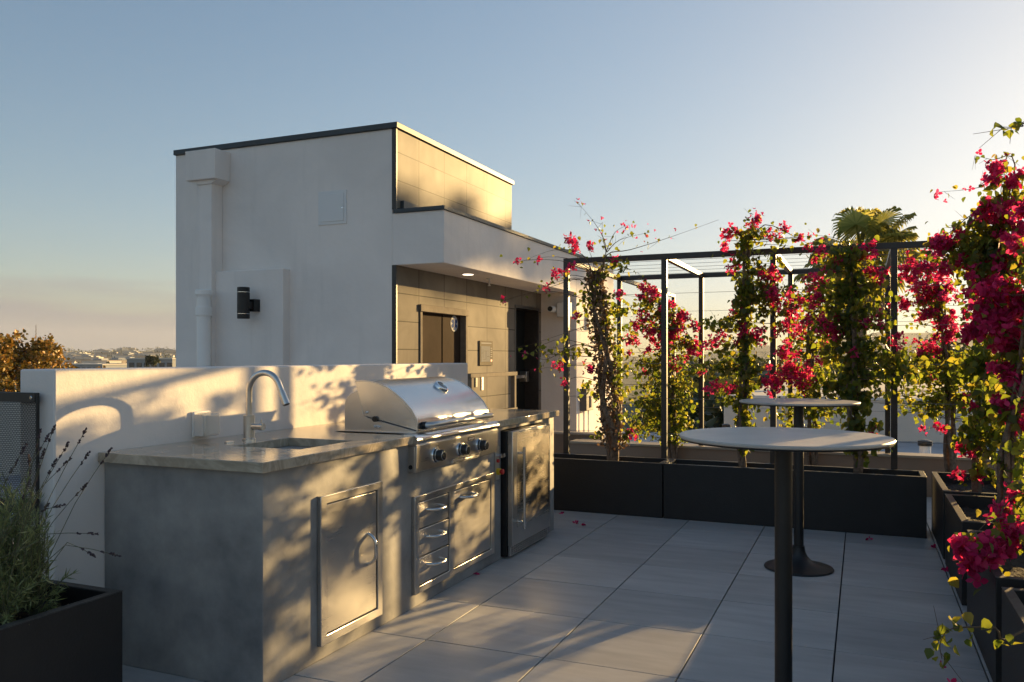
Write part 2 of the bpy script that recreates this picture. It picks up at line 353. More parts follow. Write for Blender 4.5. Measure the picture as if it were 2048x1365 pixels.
# heart-shaped folded leaf (unit length along +Y), and a loose paper bract trio
LV = [(0, 0, 0), (.36, .16, .10), (.40, .45, .13), (.18, .78, .05), (0, 1, -.05), (-.18, .78, .05), (-.40, .45, .13), (-.36, .16, .10), (0, .5, 0)]
LF = [(0, 1, 2, 8), (8, 2, 3, 4), (0, 8, 6, 7), (8, 4, 5, 6)]
BV = []; BF = []
for _k in range(3):
    a = _k*2.094; ca, sa = math.cos(a), math.sin(a); o_ = len(BV)
    for (x, y, z) in [(0, 0, 0), (.42, .35, .22), (.30, .75, .52), (0, 1., .62), (-.30, .75, .52), (-.42, .35, .22), (0, .5, .36)]:
        BV.append((x*ca-y*sa, x*sa+y*ca, z))
    BF += [(o_, o_+1, o_+2, o_+6), (o_+6, o_+2, o_+3, o_+4), (o_, o_+6, o_+4, o_+5)]
BV = [tuple(c*.7 for c in v) for v in BV]
def curve(p0, p1, sag=0., wig=.03, n=6, rng=rnd):
    p0, p1 = Vector(p0), Vector(p1); L_ = (p1-p0).length; out = []
    o1 = Vector((rng.uniform(-1, 1), rng.uniform(-1, 1), rng.uniform(-1, 1)))*wig*L_
    for i in range(n+1):
        t = i/n; out.append(p0.lerp(p1, t)+o1*math.sin(math.pi*t)+Vector((0, 0, sag*L_*math.sin(math.pi*t))))
    return out

# ================================================================ setting
def build_floor():
    mb = MB(); g = .0034
    for i in range(-7, 5):
        for j in range(-9, 9):
            x0 = -.113+.6*i; y0 = 3.46+.6*j
            if x0 < -4.4 or y0 > 8.9: continue
            mb.box(x0+.0034, x0+.6-.0034, y0+g, min(y0+.6, 8.96)-g, -.02, rnd.uniform(-.0006, .0006))
    o = mb.build('deck_floor', PAVER, bevel=.0015, seg=1); tag(o, kind='structure')
    mb = MB(); mb.box(-9.2, 2.6, -3.2, 9.0, -.3, -.045)
    tag(mb.build('roof_slab', mat('dark_roof_slab', (.02, .02, .022), .9)), kind='structure')
    mb = MB(); mb.box(-9.1, -4.42, -3.1, 8.18, -.044, -.03); tag(mb.build('bounce_roof', ROOFM), kind='structure')  # unseen pale roof sheet, added to bounce light onto the stair house wall
build_floor()

GZ = -11.
def ground_h(x, y):
    d = math.hypot(x, y); az = math.degrees(math.atan2(x, y))     # from +Y towards +X
    h = GZ
    # town slope on the left, hills to the right
    left = max(0, min(1, (-20-az)/12)) if az > -120 else 0
    t = max(0, min(1, (d-450)/2000)); t = t*t*(3-2*t)
    h += left*t*(25+2.5*math.sin(az*.9)+1.6*math.sin(az*2.3+1))
    right = max(0, min(1, (az+22)/14)) if az < 90 else 0
    t2 = max(0, min(1, (d-900)/1300)); t2 = t2*t2*(3-2*t2)
    h += right*t2*(34+16*math.sin(az*.21+1.1)+7*math.sin(az*.73)+3*math.sin(az*1.9))
    t3 = max(0, min(1, (d-2100)/700)); t3 = t3*t3*(3-2*t3)
    h += right*t3*(30+26*math.sin(az*.12-.2)+6*math.sin(az*.6+2))
    return h
def build_ground():
    me = bpy.data.meshes.new('ground'); rs = [0, 15, 30, 60, 100, 160, 240, 340, 450, 560, 700, 850, 1000, 1150, 1300, 1450, 1600, 1750, 1900, 2050, 2200, 2400, 2600, 2800, 3000]
    n = 360; V = [(0, 0, GZ)]
    for r in rs[1:]:
        for j in range(n):
            a = 2*math.pi*j/n; x, y = r*math.sin(a), r*math.cos(a); V.append((x, y, ground_h(x, y)+(rnd.uniform(-1.2, 1.2) if r > 900 else 0)))
    Fc = [(0, 1+(j+1) % n, 1+j) for j in range(n)]
    for i in range(len(rs)-2):
        for j in range(n):
            a = 1+i*n; Fc.append((a+j, a+(j+1) % n, a+n+(j+1) % n, a+n+j))
    me.from_pydata(V, [], Fc)
    me.materials.append(mat('dry_green_hillside', (.10, .105, .055), .9, vscale=.02, vdet=8, col2=(.045, .052, .028)))
    tag(finish('ground', me), kind='structure')
build_ground()

# building under the terrace
mb = MB(); mb.box(-9.1, 2.5, -3.1, 9.2, GZ, -.32)
tag(mb.build('terrace_building', CREAM), 'cream building carrying the paved roof terrace, below the deck edge', 'building')

# ---------------------------------------------------------------- stair house
YB, XF = 8.2, -4.93
bld = thing('rooftop_building', 'white stucco stair and elevator house with taupe tiled entrance side, behind the low wall', 'building', (XF, YB, 0))
XC = -4.31       # canopy front
mb = MB()
mb.box(-8.26, XF-.05, YB, YB+.45, -.04, 3.98); mb.box(-8.26, XF-.30, YB+.45, YB+3.4, -.04, 3.98)
mb.box(XF-.30, XF-.05, YB+.45, YB+3.4, 2.42, 3.98)
mb.box(-8.26, XF-.30, YB+3.4, 15.06, -.04, 2.9)
mb.box(XF-.05, XC, 12.86, 15.06, -.04, 3.0)
mb.build('stucco_wall', STUCCO, bld, bevel=.008)
mb = MB()   # canopy band with soffit
mb.box(XF-.05, XC, YB+.0, 12.86, 2.405, 3.0)
mb.build('canopy', STUCCO, bld, bevel=.006)
mb = MB()   # tiled side, with the openings for elevator and door
ys = [YB+.02, 8.77, 10.02, 11.76, 12.72, 12.86]; zs = [-.04, 1.95, 2.11, 2.405]
mb.grid(ys, zs, lambda i, j: not ((i == 1 and j == 0) or (i == 3 and j < 2)), XF-.05, XF, 'X')
mb.build('tiled_wall', TILE, bld)
mb = MB(); mb.box(XF-.05, XF, YB+.02, 11.6, 3.0, 3.975); mb.build('upper_tiled_wall', TILE2, bld)
mb = MB()
mb.box(-8.27, XF+.03, YB-.03, YB+3.43, 3.98, 4.045); mb.box(-8.2, XF-.06, YB+.06, YB+3.34, 4.04, 4.05)
mb.build('roof_coping', DARK, bld, bevel=.004)
mb = MB(); mb.box(XF-.02, XC+.02, YB-.025, 12.88, 3.0, 3.045); mb.box(XF-.02, XC+.02, 12.88, 15.08, 3.0, 3.045)
mb.build('canopy_coping', DARK, bld, bevel=.004)
mb = MB(); mb.box(XF-.02, XF+.045, 8.30, 11.58, 3.046, 3.16); mb.build('roof_flashing', DARK, bld)
mb = MB(); mb.box(XF-.052, XF+.006, YB-.004, YB+.02, -.04, 2.404); mb.box(XF-.052, XF+.006, YB-.004, YB+.02, 3.046, 3.98)
mb.build('corner_trim', FRAMEM, bld)
# chase box on the left wall
mb = MB(); mb.box(-7.60, -6.43, YB-.13, YB+.01, -.04, 2.42); mb.build('utility_chase', STUCCO, bld, bevel=.01)
mb = MB(); mb.box(-6.0, -5.6, YB-.012, YB+.01, 2.925, 3.325); HATCH = mat('painted_hatch_metal', (.74, .735, .72), .5); hp = mb.build('access_panel', HATCH, bld, bevel=.003)
tag(hp, 'white square access hatch')
mb = MB(); mb.box(-5.965, -5.635, YB-.020, YB-.011, 2.96, 3.29); mb.build('hatch_door', HATCH, hp, bevel=.004).location = (0, 0, 0)
mb = MB(); mb.lathe([(.008, -.028), (.008, -.02)], (-5.65, YB, 3.11), 'Y', 10); mb.build('lock', CHROME, hp).location = (0, 0, 0)
# elevator
SIGNK = mat('door_seam_shadow_gap', (.006, .005, .005), .9, spec=0)
mb = MB(); mb.box(XF-.09, XF-.07, 8.70, 10.09, -.03, 1.97); el = mb.build('elevator_door', STEELDARK, bld)
mb = MB(); mb.box(XF-.069, XF-.067, 9.45, 9.475, -.03, 1.9); mb.build('door_gap', SIGNK, el).location = (0, 0, 0)
mb = MB(); mb.box(XF-.20, XF+.015, 8.745, 8.80, -.03, 1.90); mb.box(XF-.20, XF+.015, 9.99, 10.045, -.03, 1.90); mb.box(XF-.20, XF+.03, 8.735, 10.055, 1.90, 1.985)
mb.build('elevator_frame', DULL, bld, bevel=.004)
mb = MB(); mb.lathe([(.105, 0), (.105, .003)], (XF-.0685, 9.80, 1.79), 'X', 36, WHT)
for k in range(3):
    a = R(60*k+90); c, s_ = math.cos(a), math.sin(a); w = .021; l_ = .085; P = []
    for (p, q) in ((-l_, -w), (l_, -w), (l_, w), (-l_, w)): P.append((9.80+p*c-q*s_, 1.79+p*s_+q*c))
    mb.prism(P, XF-.0655, XF-.0635+k*.0004, 'X', BLUE)
mb.box(XF-.0615, XF-.061, 9.797, 9.803, 1.74, 1.86, WHT)
mb.build('medical_emblem', None, el, smooth=False).location = (0, 0, 0)
mb = MB(); mb.box(XF, XF+.012, 10.50, 10.56, .88, 1.08); mb.build('call_plate', STEEL, bld); 
mb = MB(); mb.box(XF, XF+.014, 10.30, 10.36, .93, 1.06); mb.build('call_plate', RUBBER, bld)
# dark service door
mb = MB(); mb.box(XF-.28, XF-.24, 11.70, 12.78, -.03, 2.13); dr = mb.build('metal_door', DOORIN, bld)
mb = MB(); mb.box(XF-.24, XF-.16, 11.85, 12.66, 1.0, 1.05); mb.box(XF-.24, XF-.12, 12.50, 12.62, .94, 1.11); mb.build('push_bar', STEEL, dr, bevel=.004).location = (0, 0, 0)
mb = MB(); mb.box(XF-.24, XF+.006, 11.72, 11.765, -.03, 2.11); mb.box(XF-.24, XF+.006, 12.715, 12.76, -.03, 2.11); mb.box(XF-.24, XF+.01, 11.72, 12.76, 2.11, 2.155)
mb.build('door_frame', FRAMEM, bld, bevel=.003)
mb = MB(); mb.box(XC, XC+.02, 13.32, 13.72, 1.80, 2.16)
vt = mb.build('wall_vent', CREAM, bld, bevel=.003)
mb = MB()
for k in range(7):
    z = 1.83+k*.044; mb.prism([(XC+.02, z), (XC+.05, z-.012), (XC+.05, z-.006), (XC+.02, z+.03)], 13.35, 13.69, 'Y')
mb.build('louvre', WHITEP, vt).location = (0, 0, 0)
mb = MB(); mb.box(XF-.0, XF+.012, 12.80, 12.85, 1.26, 1.34); mb.build('wall_switch', WHITEP, bld)

# downspout with leader box and pvc pipe
ds = thing('downspout', 'white rain leader box and square downspout above a round pipe on the stucco wall', 'drainpipe', (-7.75, 8.1, 0))
mb = MB(); mb.box(-7.83, -7.35, 7.93, YB-.002, 3.56, 3.93); mb.build('leader_box', STUCCO, ds, bevel=.006)
mb = MB(); mb.prism([(-7.82, 3.562), (-7.36, 3.562), (-7.46, 3.51), (-7.70, 3.51)], 7.98, YB-.004, 'Y'); mb.build('box_bottom', STUCCO, ds)
mb = MB(); mb.box(-7.69, -7.47, 8.0, YB-.002, -.03, 3.53); mb.build('square_pipe', STUCCO, ds, bevel=.006)
mb = MB(); mb.lathe([(.082, -.03), (.082, 1.95)], (-7.50, 7.90, 0), 'Z', 28); mb.build('round_pipe', PVC, ds)
mb = MB(); mb.lathe([(.098, 1.86), (.098, 1.96), (.086, 1.965), (.08, 2.08), (.086, 2.10), (.102, 2.12), (.102, 2.17), (.088, 2.18)], (-7.50, 7.90, 0), 'Z', 28); mb.build('pipe_collar', PVC, ds)
# sconce
sc = thing('wall_sconce', 'black up and down cylinder lamp on the grey box of the white wall', 'wall lamp', (-6.88, 8.0, 2.0))
mb = MB(); mb.lathe([(.070, -.19), (.074, -.185), (.074, -.135), (.070, -.133), (.070, -.127), (.074, -.125), (.074, .125), (.070, .127), (.070, .133), (.074, .135), (.074, .185), (.070, .19)], (-6.88, 7.90, 2.0), 'Z', 28)
mb.build('lamp_body', BLACK, sc)
mb = MB(); mb.lathe([(.0745, .128), (.0745, .133)], (-6.88, 7.90, 2.0), 'Z', 28); mb.build('trim_ring', CHROME, sc)
mb = MB(); mb.lathe([(.0745, -.133), (.0745, -.128)], (-6.88, 7.90, 2.0), 'Z', 28); mb.build('trim_ring', CHROME, sc)
mb = MB(); mb.box(-6.87, -6.77, 7.97, YB-.131, 1.90, 2.05); mb.box(-6.87, -6.80, 7.90, 7.971, 1.93, 2.02); mb.build('mount', BLACK, sc, bevel=.004)
# soffit lamp, sprinkler
cl_ = thing('soffit_lamp', 'small round lit downlight in the underside of the canopy', 'ceiling light', (-4.62, 9.45, 2.4))
mb = MB(); mb.lathe([(.085, 0), (.085, .006), (.07, .006), (.07, 0)], (-4.62, 9.45, 2.398), 'Z', 28); mb.build('trim_ring', WHITEP, cl_)
mb = MB(); mb.lathe([(.068, 0), (.068, .006)], (-4.62, 9.45, 2.396), 'Z', 24); mb.build('lens', lampm, cl_)
sp = thing('fire_sprinkler', 'slim sprinkler head hanging from the canopy underside, right of the lamp', 'sprinkler', (-4.62, 10.1, 2.4))
mb = MB(); mb.lathe([(.04, 0), (.04, -.008), (.012, -.01), (.012, -.09), (.02, -.095), (.02, -.10)], (-4.62, 10.1, 2.404), 'Z', 16); mb.build('head', WHITEP, sp)
# camera, strobe
sc = thing('security_camera', 'white surveillance camera and its box above the dark door', 'camera', (-4.6, 12.84, 2.1))
mb = MB(); mb.box(-4.60, -4.36, 12.70, 12.858, 2.00, 2.24); mb.build('junction_box', WHITEP, sc, bevel=.01)
mb = MB(); mb.lathe([(.05, 0), (.055, .02), (.055, .15), (.04, .16)], (-4.66, 12.56, 2.13), 'Y', 20); mb.build('camera_barrel', WHITEP, sc)
mb = MB(); mb.lathe([(.04, -.004), (.04, .0)], (-4.66, 12.56, 2.13), 'Y', 20); mb.build('lens', RUBBER, sc)
mb = MB(); mb.box(-4.68, -4.55, 12.72, 12.80, 2.08, 2.12); mb.build('bracket', WHITEP, sc)
# directory sign
SIGNW = mat('faded_map_print', (.24, .24, .235), .8, spec=.05)
sg = thing('directory_sign', 'bronze framed evacuation map plate on the tiled wall between elevator and dark door', 'sign', (XF, 10.64, 1.2))
mb = MB(); mb.box(XF+.001, XF+.02, 10.42, 10.86, 1.225, 1.575); mb.build('frame', BRONZE, sg, bevel=.003)
mb = MB(); mb.box(XF+.02, XF+.023, 10.455, 10.76, 1.28, 1.50, SIGNW)
for (a, b_, c, d) in ((.02, .06, .12, .125), (.06, .065, .05, .18), (.10, .25, .15, .154), (.16, .165, .03, .15), (.20, .28, .07, .075), (.05, .15, .03, .034)):
    mb.box(XF+.023, XF+.0245, 10.455+a, 10.455+b_, 1.28+c, 1.28+d, BRONZE)
mb.box(XF+.02, XF+.023, 10.775, 10.83, 1.28, 1.31, RED)
for k in range(5): mb.box(XF+.02, XF+.023, 10.775, 10.83, 1.35+k*.03, 1.357+k*.03, WHT)
for k in range(9): mb.box(XF+.02, XF+.022, 10.47+k*.038, 10.47+k*.038+.026, 1.535, 1.55, WHT)
mb.build('map_face', None, sg, smooth=False)
# handrail
hr = thing('handrail', 'flat steel guard rail in front of the elevator doors', 'railing', (-4.3, 9.5, 0))
for y in (8.86, 10.18):
    mb = MB(); mb.box(-4.33, -4.27, y-.03, y+.03, -.03, 1.10); mb.build('post', DULL, hr, bevel=.003)
for z in (1.10, .62, .2):
    mb = MB(); mb.box(-4.335, -4.265, 8.80, 10.24, z, z+.05); mb.build('rail', DULL, hr, bevel=.004)
# meter box
eb = thing('electric_meter_box', 'small dark electrical box with conduits on the sunlit cream end wall', 'electrical box', (XC, 13.3, .6))
mb = MB(); mb.box(XC+.001, XC+.12, 13.02, 13.42, .45, .82); mb.build('box', mat('dull_grey_metal', (.12, .11, .10), .5), eb, bevel=.008)
mb = MB(); mb.box(XC+.12, XC+.14, 13.20, 13.24, .50, .70); mb.build('lever', CHROME, eb)
for y in (13.10, 13.34):
    mb = MB(); mb.tube([(XC+.05, y, .45), (XC+.05, y, .1), (XC+.06, y+.02, -.04)], .014, 8); mb.build('conduit', PVC, eb)

# ---------------------------------------------------------------- low wall, screen
XW = -3.09
mb = MB(); mb.box(XW-.21, XW, 2.41, 6.32, -.03, 1.297)
tag(mb.build('low_wall', STUCCO, bevel=.008), 'cream stucco low wall with plant shadows behind the kitchen counter', 'wall')
scn = thing('perforated_screen', 'black perforated metal guard panel at the left end of the low wall', 'screen', (-3.3, 2.37, 0))
SX1, SX0 = -3.155, -4.35; SY = 2.385
def perf(z0, z1):
    mb = MB(); p = .0096; r = .0043; dy = p*math.sqrt(3)/2; j = 0; z = z0
    hexo = [(math.cos(R(30+60*k)), math.sin(R(30+60*k))) for k in range(6)]
    Ro = p/math.sqrt(3)
    nrow = int((z1-z0)/dy); ncol = int((SX1-SX0)/p)
    V = []; Fs = []
    for j in range(nrow):
        for i in range(ncol):
            cx = SX0+(i+.5*(j % 2)+.5)*p; cz = z0+(j+.5)*dy; o = len(V)
            if cx > SX1-.004: continue
            for (a, b_) in hexo: V.append((cx+a*Ro, SY, cz+b_*Ro))
            for (a, b_) in hexo: V.append((cx+a*r, SY, cz+b_*r))
            for k in range(6): Fs.append((o+k, o+(k+1) % 6, o+6+(k+1) % 6, o+6+k))
    mb.add(V, Fs); return mb
for (z0, z1) in ((.74, 1.168), (.10, .70)):
    ob = perf(z0, z1).build('mesh_panel', BLACK, scn, smooth=False)
    sm = ob.modifiers.new('thick', 'SOLIDIFY'); sm.thickness = .0014
mb = MB(); mb.box(SX0, SX1, SY-.014, SY+.006, 1.160, 1.20); mb.box(SX0, SX1, SY-.014, SY+.006, .695, .748); mb.box(SX0, SX1, SY-.014, SY+.006, .06, .11); mb.box(SX1-.0, SX1+.006, SY-.012, SY+.004, .06, 1.2); mb.box(SX0-.03, SX0, SY-.016, SY+.01, 0, 1.2)
mb.build('frame', BLACK, scn, bevel=.002)
for z in (1.18, .722):
    mb = MB(); mb.lathe([(.006, -.018), (.008, -.016), (.008, -.0135)], (SX1-.022, SY, z), 'Y', 12); mb.build('screw', CHROME, scn)

# ================================================================ kitchen island
isl = thing('kitchen_island', 'grey cement outdoor kitchen counter with beige stone top and steel doors along the low wall', 'outdoor kitchen', (-2.6, 4.3, 0))
XI = -2.216; YI0, YI1 = 2.655, 6.06
mb = MB()
ysb = [YI0, 3.84, 4.88, 5.03, 5.79, YI1]; zb = [-.0, .012, .73, .858, .886]
mb.grid(ysb, zb, lambda i, j: not ((i == 1 and j >= 2) or (i == 3 and j < 3 and j > 0) or (i == 3 and j == 3 and False)), XW+.001, XI, 'X')
mb.build('base', CEMENT, isl, bevel=.004)
mb = MB()
xs = [XW+.002, -2.742, -2.72, -2.345, -2.185]; ysc = [2.62, 3.06, 3.49, 3.845, 4.875, 6.10]
def cm(i, j):
    if j == 1 and i in (1, 2): return False
    if j == 3 and i >= 2: return False
    return True
mb.grid(xs, ysc, cm, .8865, .93, 'Z'); mb.build('countertop', STONE, isl, bevel=.003)
# sink
mb = MB(); a0, a1, b0, b1, zt, zz = -2.742, -2.345, 3.06, 3.49, .885, .70
mb.grid([a0-.012, a0+.0, a1, a1+.012], [b0-.012, b0, b1, b1+.012], lambda i, j: not (i == 1 and j == 1), zz, zt, 'Z')
mb.box(a0-.012, a1+.012, b0-.012, b1+.012, zz-.01, zz)
sk = mb.build('sink', STEEL, isl, bevel=.003)
mb = MB(); mb.lathe([(.035, 0), (.035, .003), (.02, .001)], (-2.54, 3.27, zz+.0005), 'Z', 20); mb.build('drain', CHROME, sk).location = (0, 0, 0)
mb = MB(); mb.lathe([(.024, 0), (.024, .006), (.018, .009)], (-2.842, 3.165, .9302), 'Z', 24); mb.build('hole_cap', STEEL2, isl)
# steel fronts
def bowhandle(p, axis, L_=.13, out=.045, r=.0085):
    pts = []
    for k in range(13):
        t = k/12; a = math.pi*t; s_ = (t-.5)*L_; o = out*min(1, math.sin(a)*1.7) if 0 < k < 12 else 0
        o = out*(1-abs(2*t-1)**4)
        pts.append((p[0]+o, p[1]+(s_ if axis == 'Y' else 0), p[2]+(s_ if axis == 'Z' else 0)+(.0)))
    m_ = MB(); m_.tube(pts, r, 10); return m_
FX = XI+.022
mb = MB(); mb.grid([3.015, 3.06, 3.48, 3.523], [.068, .108, .695, .733], lambda i, j: not (i == 1 and j == 1), XI, FX, 'X'); mb.build('door_frame', STEEL, isl, bevel=.003)
mb = MB(); mb.box(XI, FX-.006, 3.066, 3.474, .114, .689); dd = mb.build('door', STEEL, isl, bevel=.002)
bowhandle((FX-.007, 3.40, .42), 'Z', .15).build('handle', STEEL2, dd).location = (0, 0, 0)
mb = MB(); mb.grid([3.846, 3.892, 4.247, 4.303, 4.828, 4.88], [.075, .112, .568, .601], lambda i, j: not (j == 1 and i in (1, 3)), XI, FX, 'X'); mb.build('drawer_frame', STEEL, isl, bevel=.003)
for (z0, z1) in ((.422, .562), (.270, .414), (.118, .262)):
    mb = MB(); mb.box(XI, FX-.004, 3.898, 4.241, z0, z1); dw = mb.build('drawer', STEEL, isl, bevel=.003)
    bowhandle((FX-.005, 4.055, z1-.05), 'Y', .15, .062).build('handle', STEEL2, dw).location = (0, 0, 0)
mb = MB(); mb.box(XI, FX-.004, 4.309, 4.822, .118, .562); dw = mb.build('cabinet_door', STEEL, isl, bevel=.003)
bowhandle((FX-.005, 4.47, .515), 'Y', .16, .062).build('handle', STEEL2, dw).location = (0, 0, 0)
for c in isl.children:
    for g in c.children: g.parent = c; g.location = (0, 0, 0)

# faucet
fc = thing('kitchen_faucet', 'tall brushed gooseneck faucet with side lever beside the sink', 'faucet', (-2.852, 3.316, .93))
mb = MB(); mb.lathe([(.034, 0), (.034, .006), (.030, .008), (.030, .012)], (-2.852, 3.316, .9302), 'Z', 28); mb.build('base_ring', STEEL2, fc)
mb = MB(); mb.lathe([(.0275, .012), (.0275, .125), (.024, .126)], (-2.852, 3.316, .93), 'Z', 28); mb.build('body', STEEL, fc)
pts = [(-2.852, 3.316, 1.05), (-2.852, 3.316, 1.165)]; rc = .098
for k in range(1, 17):
    a = math.pi-R(160)*k/16; pts.append((-2.852+rc+rc*math.cos(a), 3.316, 1.172+rc*math.sin(a)))
e = Vector(pts[-1]); dv = (Vector(pts[-1])-Vector(pts[-2])).normalized(); pts.append(tuple(e+dv*.03))
mb = MB(); mb.tube(pts, .0155, 18); mb.build('neck', STEEL, fc)
e2 = Vector(pts[-1]); mb = MB(); mb.tube([e2, e2+dv*.002, e2+dv*.07, e2+dv*.072], [.0155, .0175, .0195, .017], 18); sh = mb.build('spray_head', STEEL, fc)
mb = MB(); mb.tube([e2+dv*.0722, e2+dv*.0735], [.015, .015], 16); mb.build('nozzle', RUBBER, sh).location = (0, 0, 0)
mb = MB(); mb.tube([(-2.83, 3.316, .998), (-2.785, 3.316, .998)], .016, 18); mb.tube([(-2.784, 3.316, .998), (-2.762, 3.316, .998)], .0185, 18)
mb.tube([(-2.775, 3.316, 1.014), (-2.775, 3.316, 1.035)], .003, 8); mb.build('lever', STEEL2, fc)

# outlet
ob = thing('outlet_box', 'clear weatherproof outlet cover on the low wall left of the faucet', 'electrical outlet', (-3.09, 3.23, 1.0))
mb = MB(); mb.box(XW+.0005, XW+.016, 3.17, 3.29, .945, 1.075); mb.build('back_plate', PVC, ob, bevel=.006)
mb = MB(); mb.box(XW+.016, XW+.03, 3.195, 3.265, .96, 1.06); mb.build('receptacle', WHITEP, ob, bevel=.004)
mb = MB(); mb.box(XW+.016, XW+.085, 3.175, 3.285, .95, 1.07); mb.build('clear_cover', clear, ob, bevel=.016, seg=3)
mb = MB(); mb.box(XW+.02, XW+.075, 3.168, 3.174, .955, 1.06); mb.build('hinge', WHITEP, ob)

# ---------------------------------------------------------------- grill
gr = thing('gas_grill', 'built-in stainless gas grill with domed lid and three black knobs', 'grill', (-2.4, 4.35, .93))
def arc_lid():
    P = [(-2.228, .945), (-2.2285, .995), (-2.236, 1.015), (-2.263, 1.058), (-2.29, 1.085), (-2.32, 1.113), (-2.37, 1.150), (-2.42, 1.180), (-2.475, 1.201), (-2.532, 1.214), (-2.58, 1.218), (-2.633, 1.213)]
    return P
LP = arc_lid()
mb = MB(); mb.prism(LP+[(-2.60, 1.10), (-2.576, 1.019)], 3.935, 4.855, 'Y'); lid = mb.build('lid', STEEL2, gr, bevel=.003)
for y in (3.929, 4.853):
    mb = MB(); inner = [(x-.008 if x > -2.4 else x, z-.008) for x, z in LP]
    n = len(LP); V = [(x, y, z) for x, z in LP]+[(x, y+.008, z) for x, z in LP]+[(x, y, z) for x, z in inner]+[(x, y+.008, z) for x, z in inner]
    Fq = []
    for i in range(n-1):
        Fq += [(i, i+1, n+i+1, n+i), (i, 2*n+i, 2*n+i+1, i+1), (n+i, n+i+1, 3*n+i+1, 3*n+i), (2*n+i, 3*n+i, 3*n+i+1, 2*n+i+1)]
    V = [(x+.002, yy, z+.002) for x, yy, z in V]
    mb.add(V, Fq); mb.build('lid_rim', STEEL, lid).location = (0, 0, 0)
hy0, hy1 = 3.99, 4.80
pts = [(-2.229, hy0, .972), (-2.20, hy0+.002, .974), (-2.172, hy0+.016, .976), (-2.158, hy0+.05, .978)]+[(-2.156, hy0+.05+(hy1-hy0-.1)*k/6, .979) for k in range(1, 6)]+[(-2.158, hy1-.05, .978), (-2.172, hy1-.016, .976), (-2.20, hy1-.002, .974), (-2.229, hy1, .972)]
mb = MB(); mb.tube(pts, .0155, 14); mb.build('lid_handle', STEEL, lid).location = (0, 0, 0)
for y in (hy0, hy1):
    mb = MB(); mb.tube([(-2.226, y, .972), (-2.206, y, .973)], .021, 16); mb.build('handle_collar', RUBBER, lid).location = (0, 0, 0)
# thermometer on the slope of the lid
c0 = Vector((-2.385, 4.50, 1.162)); nrm = Vector((.60, 0, .80)).normalized(); rot = nrm.to_track_quat('Z', 'Y').to_matrix()
def placed(prof, n=32):
    m_ = MB(); m_.lathe(prof, (0, 0, 0), 'Z', n); m_.v = [tuple(rot @ Vector(v)+c0) for v in m_.v]; return m_
th = placed([(.048, -.03), (.048, .010), (.044, .016), (.036, .017), (.034, .011)]); th.build('thermometer', CHROME, lid).location = (0, 0, 0)
placed([(.034, .0105), (.034, .0125)]).build('dial', WHT, lid).location = (0, 0, 0)
m_ = MB(); m_.box(-.002, .002, -.004, .026, .0127, .0145); m_.v = [tuple(rot @ Vector(v)+c0) for v in m_.v]; m_.build('needle', RUBBER, lid).location = (0, 0, 0)
mb = MB(); mb.prism([(-2.707, .9305), (-2.707, 1.085), (-2.695, 1.115), (-2.665, 1.142), (-2.61, 1.165), (-2.585, 1.03), (-2.56, 1.01), (-2.245, .9425), (-2.245, .9305)], 3.942, 4.848, 'Y')
hood = mb.build('firebox', STEEL, gr, bevel=.002)
mb = MB(); mb.lathe([(.016, -.0155), (.016, .006)], (-2.497, 3.938, 1.003), 'Y', 20); mb.build('spit_hole', RUBBER, hood).location = (0, 0, 0)
for (x, z) in ((-2.555, 1.038), (-2.50, .962), (-2.475, .960)):
    mb = MB(); mb.lathe([(.004, -.012), (.0065, -.010), (.0065, .012)], (x, 3.936, z), 'Y', 10); mb.build('screw', CHROME, hood).location = (0, 0, 0)
mb = MB(); mb.box(-2.735, -2.24, 3.90, 4.89, .9305, .9345); mb.build('flange', STEEL, gr, bevel=.001)
py0, py1 = 3.815, 4.875
mb = MB(); mb.prism([(-2.30, .735), (-2.172, .735), (-2.166, .88), (-2.180, .884), (-2.30, .929)], py0, py1, 'Y'); pnl = mb.build('control_panel', STEEL, gr, bevel=.003)
mb = MB(); P = [(-2.245, .9352)]
for k in range(11):
    a = R(90-18*k*.92); P.append((-2.192+.033*math.cos(a), .9045+.030*math.sin(a)))
P += [(-2.24, .885)]
mb.prism(P, py0-.004, py1+.004, 'Y'); mb.build('bullnose', STEEL2, gr, bevel=.001)
mb = MB(); mb.box(-2.222, -2.178, py0-.006, py0, .742, .872); mb.box(-2.222, -2.178, py0-.007, py0-.0055, .782, .784, RUBBER) if False else None; mb.build('end_plate', STEEL, pnl, bevel=.001).location = (0, 0, 0)
mb = MB(); mb.lathe([(.012, -.009), (.012, -.004)], (-2.200, py0, .764), 'Y', 20); mb.build('igniter_hole', RUBBER, pnl).location = (0, 0, 0)
for y in (4.02, 4.325, 4.585):
    kz = .808; kb = MB(); kb.lathe([(.043, .0), (.043, .006), (.040, .010), (.036, .010)], (-2.169, y, kz), 'X', 32); k_ = kb.build('knob', CHROME, gr)
    kb = MB(); kb.lathe([(.035, .008), (.035, .018), (.031, .020), (.030, .048), (.026, .054), (.0, .054)], (-2.169, y, kz), 'X', 32); kb.build('grip', RUBBER, k_).location = (0, 0, 0)
    kb = MB(); kb.lathe([(.0365, .019), (.0365, .023), (.033, .024)], (-2.169, y, kz), 'X', 32); kb.lathe([(.0255, .0535), (.0255, .057), (.019, .058)], (-2.169, y, kz), 'X', 28); kb.build('ring', CHROME, k_).location = (0, 0, 0)
    kb = MB(); kb.lathe([(.018, .056), (.018, .0595)], (-2.169, y, kz), 'X', 24); kb.build('knob_cap', RUBBER, k_).location = (0, 0, 0)
mb = MB(); mb.box(-2.170, -2.150, 4.20, 4.56, .738, .752); mb.box(-2.156, -2.150, 4.20, 4.56, .752, .764); mb.build('tray_lip', STEEL2, gr, bevel=.001)
mb = MB(); mb.box(-2.172, -2.1655, 4.43, 4.52, .846, .868, RUBBER)
